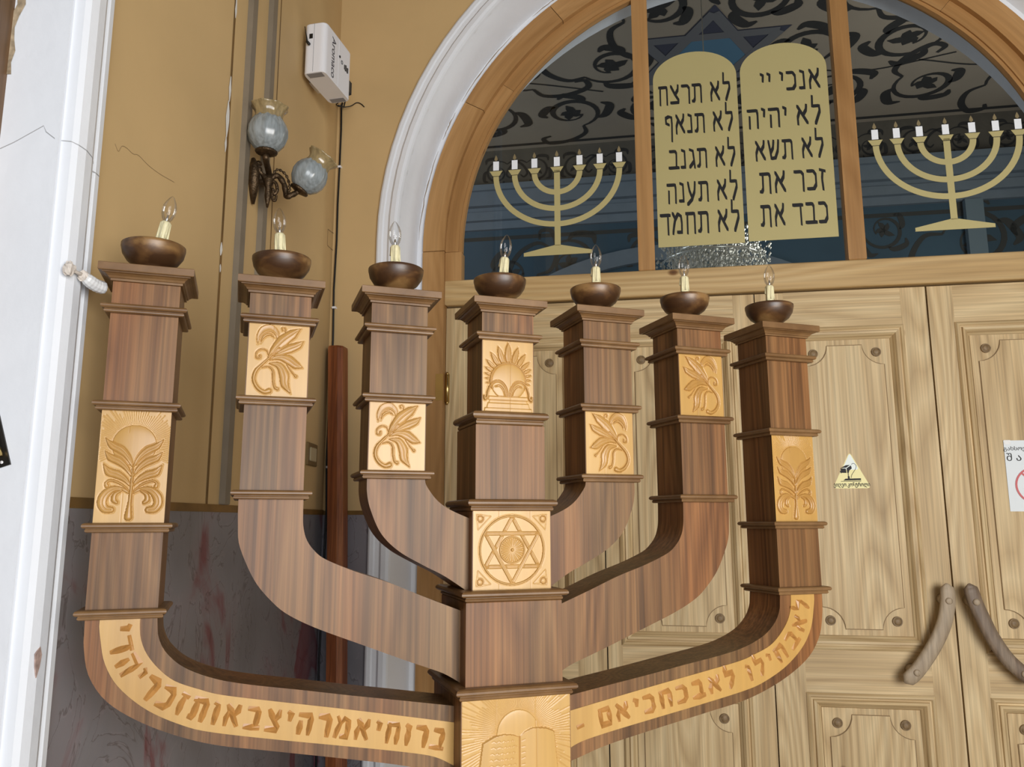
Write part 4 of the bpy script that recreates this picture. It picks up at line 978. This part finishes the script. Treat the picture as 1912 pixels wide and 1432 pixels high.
build('painted_scrollwork', mb, HINK, FD, ce)
# six-pointed star painted on the ceiling
mb = MB(); sc0 = (1.62, 5.02); Rr = .90
hexp = [(sc0[0]+Rr*.56*math.cos(math.radians(60*i+30)), sc0[1]+Rr*.56*math.sin(math.radians(60*i+30))) for i in range(6)]
mb.add([(x, -y, HC-.008) for x, y in hexp], [tuple(range(6))]); build('painted_hexagon', mb, plain('star_blue', (.10, .22, .34), .8), FD, ce)
mb = MB()
for off in (90, 270):
    T_ = [(sc0[0]+Rr*math.cos(math.radians(off+120*i)), sc0[1]+Rr*math.sin(math.radians(off+120*i))) for i in range(3)]
    for i in range(3): cribbon(mb, [T_[i], T_[(i+1) % 3]], .13, HC-.010-.0005*i)
build('painted_star', mb, plain('star_grey', (.17, .175, .19), .8), FD, ce)
mb = MB()
for off in (90, 270):
    T_ = [(sc0[0]+(Rr+.15)*math.cos(math.radians(off+120*i)), sc0[1]+(Rr+.15)*math.sin(math.radians(off+120*i))) for i in range(3)]
    mb.add([(x, -y, HC-.005-.0006*(off > 100)) for x, y in T_], [(0, 1, 2)])
build('painted_star_ground', mb, plain('star_dark_blue', (.06, .065, .10), .8), FD, ce)
# frieze scrolls and wall scrolls
mb = MB()
def wribbon(P_, W_, y): ribbon(mb, P_, W_, y)
for i in range(22):
    for P_, W_ in scroll_motif((-3.2+i*.6, 5.26), (0, 3.14)[i % 2], .40, 1 if i % 2 else -1, rnd): ribbon(mb, P_, [W_[min(j, len(W_)-1)] for j in range(len(P_))], FAR+.034)
build('painted_frieze_scrolls', mb, HINK, FD, fw)
mb = MB()
for i, (x, z, k_) in enumerate([(-.3, 3.75, .8), (.8, 3.85, .6), (2.9, 3.2, .5), (4.1, 4.0, .6), (5.3, 3.8, .9), (6.2, 3.75, .8), (-1.2, 3.6, .8), (-.4, 2.9, .7)]):
    for P_, W_ in scroll_motif((x, z), i*1.7, k_, 1 if i % 2 else -1, rnd): ribbon(mb, P_, [W_[min(j, len(W_)-1)] for j in range(len(P_))], FAR+.004)
ribbon(mb, [(-9, 4.22), (14, 4.22)], .06, FAR+.004)
build('painted_wall_scrolls', mb, plain('brown_scroll_paint', (.055, .058, .055), .9), FD, fw)
# white reveal of the wall opening behind the glass
mb = MB(); m = 60
A = [(CS-1.68, -.052, FLOOR)]+[(CS+1.68*math.cos(a), -.052, CT+1.68*math.sin(a)) for a in np.linspace(math.pi, 0, m)]+[(CS+1.68, -.052, FLOOR)]
B = [(1.293-1.752, -.220, FLOOR)]+[(1.293+1.752*math.cos(a), -.220, 1.412+1.752*math.sin(a)) for a in np.linspace(math.pi, 0, m)]+[(1.293+1.752, -.220, FLOOR)]
mb.add(A+B, [(i, i+1, len(A)+i+1, len(A)+i) for i in range(len(A)-1)])
structure('trim_4', mb, WHITE, FD, 'white soffit of the arch behind the glass')
# chandelier
cx0, cy0, cz0 = 1.44, -3.62, 2.24
ch = thing('crystal_chandelier', at(FD, cx0, cy0, cz0), 'crystal chandelier hanging in the hall, glinting behind the bottom of the middle pane', 'chandelier')
mb = MB()
for R_, z in ((.50, .30), (.36, .40), (.22, .52)):
    mb.tube([(cx0+R_*math.cos(a), cy0+R_*math.sin(a), cz0+z) for a in np.linspace(0, 2*math.pi, 30)], .012, 6)
mb.tube([(cx0, cy0, cz0+.15), (cx0, cy0, HC)], .006, 6)
for a in np.linspace(0, 2*math.pi, 9)[:-1]: mb.tube([(cx0, cy0, cz0+.5), (cx0+.25*math.cos(a), cy0+.25*math.sin(a), cz0+.28), (cx0+.5*math.cos(a), cy0+.5*math.sin(a), cz0+.22)], .008, 5)
build('chandelier_frame', mb, CRYST, FD, ch)
mb = MB(); rc = random.Random(6)
for i in range(2600):
    R_ = rc.uniform(.1, .56); a = rc.uniform(0, 2*math.pi); z = rc.uniform(.0, .52); r = rc.uniform(.006, .017)
    c = (cx0+R_*math.cos(a)+rc.uniform(-.02, .02), cy0+R_*math.sin(a), cz0+z)
    vs = [(c[0]+r, c[1], c[2]), (c[0], c[1]+r, c[2]), (c[0]-r, c[1], c[2]), (c[0], c[1]-r, c[2]), (c[0], c[1], c[2]+r*1.5), (c[0], c[1], c[2]-r*1.5)]
    mb.add(vs, [(0, 1, 4), (1, 2, 4), (2, 3, 4), (3, 0, 4), (1, 0, 5), (2, 1, 5), (3, 2, 5), (0, 3, 5)])
k_ = build('crystal_drops', mb, CRYST, FD, ch); k_['kind'] = 'stuff'
def hall_light(n, p, t, sx, sy, e, c): area(n, at(FD, *p), at(FD, *t), sx, sy, e, c)
hall_light('hall_fill', (-5.5, -3.5, 3.4), (2, -5, 4.6), 2.5, 2.5, 120, (.86, .93, 1))  # added fill light, brightens the hall behind the glass
hall_light('hall_fill_right', (6.5, -3.0, 2.4), (2, -4.0, 3.0), 2.0, 2.0, 130, (1, .95, .85))  # second added fill, from the other side of the hall

# ------------------------------------------------------------------ things on the left wall
sconce = thing('wall_lamp', at(FL, 1.30, .0, 1.25-CZ+CZ-1.6+.0), 'two-armed bronze wall lamp with frosted blue globes and amber frilled rims, on the ochre wall', 'wall lamp')
sconce.location = at(FL, 1.30, 0, -.36)
def globe(c, axis, R_, parent):
    ax = Vector(axis).normalized(); q = ax.to_track_quat('Z', 'Y').to_matrix()
    body = [(.35*R_, -.93*R_), (.62*R_, -.78*R_), (.86*R_, -.48*R_), (.98*R_, -.12*R_), (.97*R_, .22*R_), (.86*R_, .52*R_), (.72*R_, .74*R_), (.66*R_, .86*R_)]
    mb = MB(); wob = lambda t, j: 1+.018*math.cos(12*t)
    mb.lathe(body, 60, o=tuple(c), M=q, wob=wob)
    g = build('globe', mb, GLOBE, Matrix.Identity(4), parent)
    mb = MB(); col = [(.72*R_, .72*R_), (.68*R_, .90*R_), (.69*R_, 1.04*R_), (.76*R_, 1.22*R_), (.88*R_, 1.36*R_), (.92*R_, 1.42*R_), (.88*R_, 1.44*R_), (.76*R_, 1.30*R_), (.65*R_, 1.08*R_), (.64*R_, .90*R_)]
    wob2 = lambda t, j: 1+(.045*math.cos(8*t) if 2 < j < 8 else .015*math.cos(8*t))
    mb.lathe(col, 64, o=tuple(c), M=q, wob=wob2); build('frilled_rim', mb, AMBER, Matrix.Identity(4), g)
    mb = MB(); cup = [(0, -1.12*R_), (.25*R_, -1.12*R_), (.40*R_, -1.04*R_), (.52*R_, -1.02*R_), (.55*R_, -.94*R_), (.50*R_, -.90*R_), (.46*R_, -.84*R_), (.36*R_, -.84*R_)]
    mb.lathe(cup, 32, o=tuple(c), M=q, wob=lambda t, j: 1+.02*math.cos(16*t)); build('bronze_cup', mb, BRONZE, Matrix.Identity(4), parent)
def gl(name, col, alpha_tr, rough, mixg=.12):
    m = bpy.data.materials.new(name); m.use_nodes = True; nt = m.node_tree; bs = nt.nodes['Principled BSDF']
    bs.inputs['Base Color'].default_value = (*col, 1); bs.inputs['Roughness'].default_value = rough; bs.inputs['Alpha'].default_value = alpha_tr
    bs.inputs['Specular IOR Level'].default_value = .7; bs.inputs['Subsurface Weight'].default_value = 0
    tx = nt.nodes.new('ShaderNodeAttribute'); tx.attribute_name = 'g'; mp = nt.nodes.new('ShaderNodeMapping'); mp.inputs['Scale'].default_value = (90, 90, 12); nt.links.new(tx.outputs['Vector'], mp.inputs[0])
    n = nt.nodes.new('ShaderNodeTexNoise'); n.inputs['Scale'].default_value = 1; nt.links.new(mp.outputs[0], n.inputs['Vector'])
    r = nt.nodes.new('ShaderNodeValToRGB'); r.color_ramp.elements[0].color = (*[c*.82 for c in col], 1); r.color_ramp.elements[1].color = (*[min(1, c*1.22) for c in col], 1); r.color_ramp.elements[0].position = .35; r.color_ramp.elements[1].position = .65
    nt.links.new(n.outputs['Fac'], r.inputs[0]); nt.links.new(r.outputs[0], bs.inputs['Base Color']); return m
GLOBE = gl('frosted_blue_glass', (.26, .295, .31), .92, .22); AMBER = gl('amber_glass', (.34, .26, .13), .72, .08)
G1 = Vector((-.631, 1.004, 1.453+CZ)); G2 = Vector((-.467, 1.078, 1.334+CZ))
globe(G1, (.02, -.05, 1), .076, sconce); ax2 = Vector((.52, -.12, .85)).normalized(); globe(G2, ax2, .070, sconce)
pw = at(FL, 1.30, .01, 1.31)
hub = at(FL, 1.31, .07, 1.312)
c1 = G1+Vector((.02, -.05, 1)).normalized()*(-.083); c2 = G2-ax2*.076
def bez(P, n=8): return [Vector(tuple(p)) for p in catmull([tuple(p) for p in P], n)]
mb = MB()
mb.lathe([(0, 0), (.030, 0), (.034, .006), (.028, .012), (.030, .018), (.016, .026), (0, .028)], 24, o=tuple(at(FL, 1.30, .001, 1.325)), M=Vector(lN).to_track_quat('Z', 'Y').to_matrix())
mb.tube([at(FL, 1.33, .012, 1.395), at(FL, 1.335, .022, 1.36), at(FL, 1.32, .016, 1.29), at(FL, 1.30, .010, 1.22)], [.008, .020, .022, .006], 10)
build('wall_plate', mb, BRONZE, Matrix.Identity(4), sconce)
mb = MB()
P1 = bez([pw, hub, hub+Vector((0, 0, .03)), c1+Vector((0, 0, -.02)), c1+Vector((0, 0, .0))]); mb.tube(P1, [.012]*len(P1), 8)
mb.tube(bez([at(FL, 1.32, .03, 1.385), at(FL, 1.325, .035, 1.35), hub]), [.012+.004*math.sin(i) for i in range(17)], 8)
mb.tube([hub+Vector((0, 0, .02)), hub, hub-Vector((0, 0, .03)), hub-Vector((0, 0, .065)), hub-Vector((0, 0, .11))], [.016, .022, .012, .013, .004], 10)
build('upper_arm', mb, BRONZE, Matrix.Identity(4), sconce)
mb = MB(); dir_ = (c2-hub); dir_.z = 0
a1 = hub+dir_*.28+Vector((0, 0, .022)); a2 = hub+dir_*.52+Vector((0, 0, -.012)); a3 = hub+dir_*.62+Vector((0, 0, -.060)); a4 = c2+Vector((-.028, .0, -.020)); 
P2 = bez([hub, a1, a2, a3, a4, c2]); mb.tube(P2, [.0110+.0010*math.sin(i*1.1) for i in range(len(P2))], 8)
cu_ = bez([P2[3]+Vector((0, 0, .010)), P2[7]+Vector((.004, 0, .026)), P2[13]+Vector((.014, 0, .024)), P2[18]+Vector((.018, 0, .006)), P2[22]+Vector((.012, 0, .0))]); mb.tube(cu_, [.0045+.0022*math.sin(i*1.9) for i in range(len(cu_))], 7)
cu_ = bez([hub+dir_*.12, hub+dir_*.25+Vector((0, 0, -.01)), hub+dir_*.30+Vector((0, 0, -.04)), hub+dir_*.2+Vector((0, 0, -.055)), hub+dir_*.16+Vector((0, 0, -.035))]); mb.tube(cu_, .007, 7)
cu_ = bez([hub+dir_*.14+Vector((0, 0, -.03)), hub+dir_*.16+Vector((0, 0, -.075)), hub+dir_*.26+Vector((0, 0, -.08)), hub+dir_*.28+Vector((0, 0, -.06))]); mb.tube(cu_, .0055, 7)
build('curved_arm', mb, BRONZE, Matrix.Identity(4), sconce)
# socket stubs inside cups are hidden

# scent diffuser box near the corner
dz = math.radians(-2)
bxf = thing('scent_diffuser', at(FL, .58, .07, 2.10), 'white plastic scent diffuser box with black lettering, mounted high beside the room corner', 'diffuser')
q1 = Vector((-.388, 1.594, 0)); q2 = Vector((-.233, 1.843, 0)); ex_ = (q2-q1).normalized(); en_ = Vector((ex_.y, -ex_.x, 0)); LB = (q2-q1).length
FB = frame(q1, ex_, en_)                     # text face: x away from viewer, y = out of the face
TH = .112; Z0, Z1 = 2.098, 2.355
mb = MB()
P = rounded([(0, 0), (LB, 0), (LB, -TH), (0, -TH)], .030, 8)
def slab(mb, P, z0, z1, sl=.0, mat=0, inset=.006):
    n = len(P); c = np.mean(np.array(P), 0); rows = []
    for z, k_ in ((z0, .97), (z0+.005, 1), (z1-.005, 1), (z1, .97)): rows.append([(c[0]+(x-c[0])*k_, c[1]+(y-c[1])*k_, z) for x, y in P])
    vs = [p for r in rows for p in r]; fs = [tuple(range(n)), tuple(range(4*n-1, 3*n-1, -1))]+[(j*n+i, j*n+(i+1) % n, (j+1)*n+(i+1) % n, (j+1)*n+i) for j in range(3) for i in range(n)]
    mb.add(vs, fs, mat=mat)
slab(mb, P, Z0, Z1); build('housing', mb, WPLAST, FB, bxf)
mb = MB(); mb.box(-.0008, .010, -.060, -.0585, Z0+.004, Z1-.004); build('seam', mb, GREYV, FB, bxf)
mb = MB(); mb.box(LB*.5-.0008, LB*.5+.0008, -.01, .0008, Z0+.004, Z1-.004); build('seam', mb, WPLAST, FB, bxf)
for a, b in ((.010, .045), (LB-.045, LB-.010)):
    mb = MB(); mb.box(a, b, -TH+.018, -.018, Z0-.0012, Z0+.001); build('vent', mb, GREYV, FB, bxf)
mb = MB(); mb.box(-.001, .004, -.084, -.066, 2.275, 2.300); build('power_socket', mb, BLACK, FB, bxf)
mb = MB(); mb.tube([(-.004, -.108, 2.34), (-.008, -.10, 2.31), (-.010, -.092, 2.275), (-.012, -.088, 2.250)], [.002, .002, .003, .006], 7); mb.tube([(-.012, -.090, 2.255), (-.012, -.076, 2.238)], .007, 8); build('power_lead', mb, BLACK, FB, bxf)
textmesh('box_lettering', 'Aromaco', .056, FB, .090, .0006, (Z0+Z1)/2-.01, plain('dark_lettering', (.06, .06, .08), .5), bxf, rot=-math.pi/2, sx=1.0, bold=.0008)
mb = MB(); seg = 16
for r, c_ in ((.006, (.155, Z0+.165)), ): mb.tube([(c_[0], .0, c_[1]), (c_[0], .004, c_[1])], r, 14)
mb.tube([(.235, .0012, Z0+.150+.010*math.cos(a)) if False else ((.182+.008*math.sin(a)), .0012, Z0+.150+.009*math.cos(a)) for a in np.linspace(0, 2*math.pi, 16)], .0014, 5)
for i in range(5): mb.box(.208+i*.010, .215+i*.010, 0, .001, Z0+.130-(i % 2)*.004, Z0+.155+(i % 3)*.004)
build('control_mark', mb, BLACK, FB, bxf)
mb = MB(); mb.box(LB*.55, LB*.9, -TH-.055, -TH+.002, Z0+.05, Z1-.04); build('wall_bracket', mb, WPLAST, FB, bxf)
mb = MB(); mb.box(LB-.012, LB+.035, -.06, -.012, Z0+.05, Z0+.13, bev=.008); mb.tube([(LB+.02, -.03, Z0+.06), (LB+.01, -.04, Z0-.02), (LB-.03, -.05, Z0-.03)], .004, 6); build('plug', mb, BLACK, FB, bxf)
# cables
cb_ = [(-.98, 2.36), (-.985, 2.33), (-.982, 2.20), (-.983, 2.0), (-.986, 1.75), (-.984, 1.537), (-.990, 1.25), (-.984, .971)]
mb = MB(); mb.tube([at(FW, a, .012, b) for a, b in cb_]+[at(FW, -.992, .012, .55), at(FW, -.995, .012, .30), at(FW, -.985, .014, .06), at(FW, -.990, .012, -.25), at(FW, -.996, .012, -.7), at(FW, -.99, .012, -1.2), at(FW, -.985, .012, FLOOR+.01)], .0052, 8)
o = build('black_cable', mb, BLACK, Matrix.Identity(4)); tag(o, 'long black cable clipped down the room corner below the white box', 'cable')
mb = MB()
for z in (1.97, 1.15, .93, .28):
    mb = MB(); mb.box(-.995, -.973, .0, .020, z-.006, z+.006, bev=.002); build('cable_clip', mb, WPLAST, FW, o)
mb = MB(); mb.tube([tuple(p) for p in catmull([at(FW, -.97, .015, 2.33), at(FW, -.955, .04, 2.315), at(FW, -.92, .03, 2.325), at(FW, -.895, .012, 2.352), at(FW, -.870, .008, 2.345), at(FW, -.850, .006, 2.325)], 6)], .0028, 6)
mb.tube([tuple(p) for p in catmull([at(FW, -.985, .03, 2.36), at(FW, -1.0, .05, 2.33), at(FW, -.975, .06, 2.31), at(FW, -.960, .05, 2.335)], 6)], .0030, 6)
o = build('thin_lead', mb, BLACK, Matrix.Identity(4)); tag(o, 'short thin black lead curling out below the white box', 'cable')
# light switch
o = thing('light_switch', at(FL, .285, 0, .27), 'beige rocker light switch in a brass-brown frame, low on the ochre wall near the corner', 'switch')
mb = MB(); mb.box(.20, .37, 0, .012, .268, .380, bev=.004); build('switch_frame', mb, SWFR, FL, o)
mb = MB(); mb.box(.232, .338, .012, .017, .290, .358, bev=.003); build('rocker', mb, BUTTON, FL, o)
# post leaning in the corner
FP = frame((C0+FG*3.95), dS, dN)
mb = MB(); x0, x1 = -.985, -.900; xb = -.905; hw_ = .038
def postring(xc, z, hw, yy): return [(xc-hw, yy, z), (xc+hw*.35, yy, z), (xc+hw, yy-.02, z), (xc+hw, yy-.088, z), (xc-hw, yy-.088, z)]
rows = [postring(-.852, FLOOR, hw_, .02), postring(-.925, .2, hw_, -.02), postring(-.957, .905, hw_, -.04), postring(-.957, .917, hw_*.9, -.044)]
n = 5; vs = [p for r in rows for p in r]; fs = [tuple(range(n-1, -1, -1)), tuple(range(3*n, 4*n))]+[(j*n+i, j*n+(i+1) % n, (j+1)*n+(i+1) % n, (j+1)*n+i) for j in range(3) for i in range(n)]
mb.add(vs, fs); o = build('timber_post', mb, REDW, FP); tag(o, 'red-brown stained timber post standing upright in the room corner', 'post')

# fixing strap between casing and candelabrum
st = thing('fixing_strap', at(FL, 2.50, .03, .54), 'cloudy plastic strap tied from the white casing to the leftmost candelabrum branch', 'strap')
mb = MB(); S0 = Vector((-1.050, -.030, .561+CZ)); S1 = Vector((-1.028, .012, .558+CZ)); S2 = Vector((-.990, .050, .5545+CZ))
rs = random.Random(12)
def blob(mb, c, r, seed):
    rr = random.Random(seed); n, m = 9, 12; vs = []
    for i in range(n):
        ph = math.pi*i/(n-1)
        for j in range(m):
            th = 2*math.pi*j/m; q = r*(1+rr.uniform(-.25, .25)*(0 < i < n-1)); vs.append((c.x+q*math.sin(ph)*math.cos(th), c.y+q*math.sin(ph)*math.sin(th), c.z+q*1.2*math.cos(ph)))
    mb.add(vs, [(i*m+j, i*m+(j+1) % m, (i+1)*m+(j+1) % m, (i+1)*m+j) for i in range(n-1) for j in range(m)], smooth=False)
blob(mb, S0, .013, 1); mb.tube([S0, (S0+S1)/2, S1], [.006, .004, .006], 8); blob(mb, S1, .011, 2); build('putty_knot', mb, PUTTY, Matrix.Identity(4), st)
mb = MB(); nseg = 14; pts = [S1+(S2-S1)*(i/nseg)+Vector((0, 0, -.012*math.sin(i/nseg*2))) for i in range(nseg+1)]
mb.tube(pts, [.010+.005*math.sin(min(1, i/5)*1.57)+(.0006 if i % 2 else 0) for i in range(nseg+1)], 10, smooth=False); build('plastic_tie', mb, CLEARP, Matrix.Identity(4), st)
# slanted case on the jamb
mz = thing('mezuzah_case', at(FL, 2.60, .0, .11), 'slanted dark metal doorpost case with brass end on the white jamb, at the left edge', 'case')
FJ = frame(at(FL, 2.546, 0, 0).xy.to_3d()-Vector((0, 0, 0)), -lN, lD)   # jamb face: x to the left, y towards the viewer
J0 = (.050, .113); J1 = (.125, .338)
def J(t, o_): 
    d = np.array((J1[0]-J0[0], J1[1]-J0[1])); d /= np.linalg.norm(d); n = np.array((-d[1], d[0])); p = np.array(J0)+d*t+n*o_; return p[0], p[1]
mb = MB(); mb.prism([J(0, -.010), J(.22, -.010), J(.22, .022), J(0, .022)][::-1], .0, .004); build('back_plate', mb, DARKM, FJ, mz)
mb = MB(); a_ = J(.035, .004); b_ = J(.20, .004); mb.tube([(a_[0], .013, a_[1]), (b_[0], .013, b_[1])], .010, 12); build('glass_tube', mb, plain('smoky_tube', (.10, .10, .09), .15, spec=.8), FJ, mz)
mb = MB(); a_ = J(.022, .004); b_ = J(.040, .004); mb.tube([(a_[0], .013, a_[1]), (b_[0], .013, b_[1])], .0115, 12); build('end_cap', mb, BRASS, FJ, mz)
mb = MB(); a_ = J(.010, .006); mb.tube([(a_[0], .0035, a_[1]), (a_[0], .0055, a_[1])], .0035, 8); build('nail', mb, WPLAST, FJ, mz)
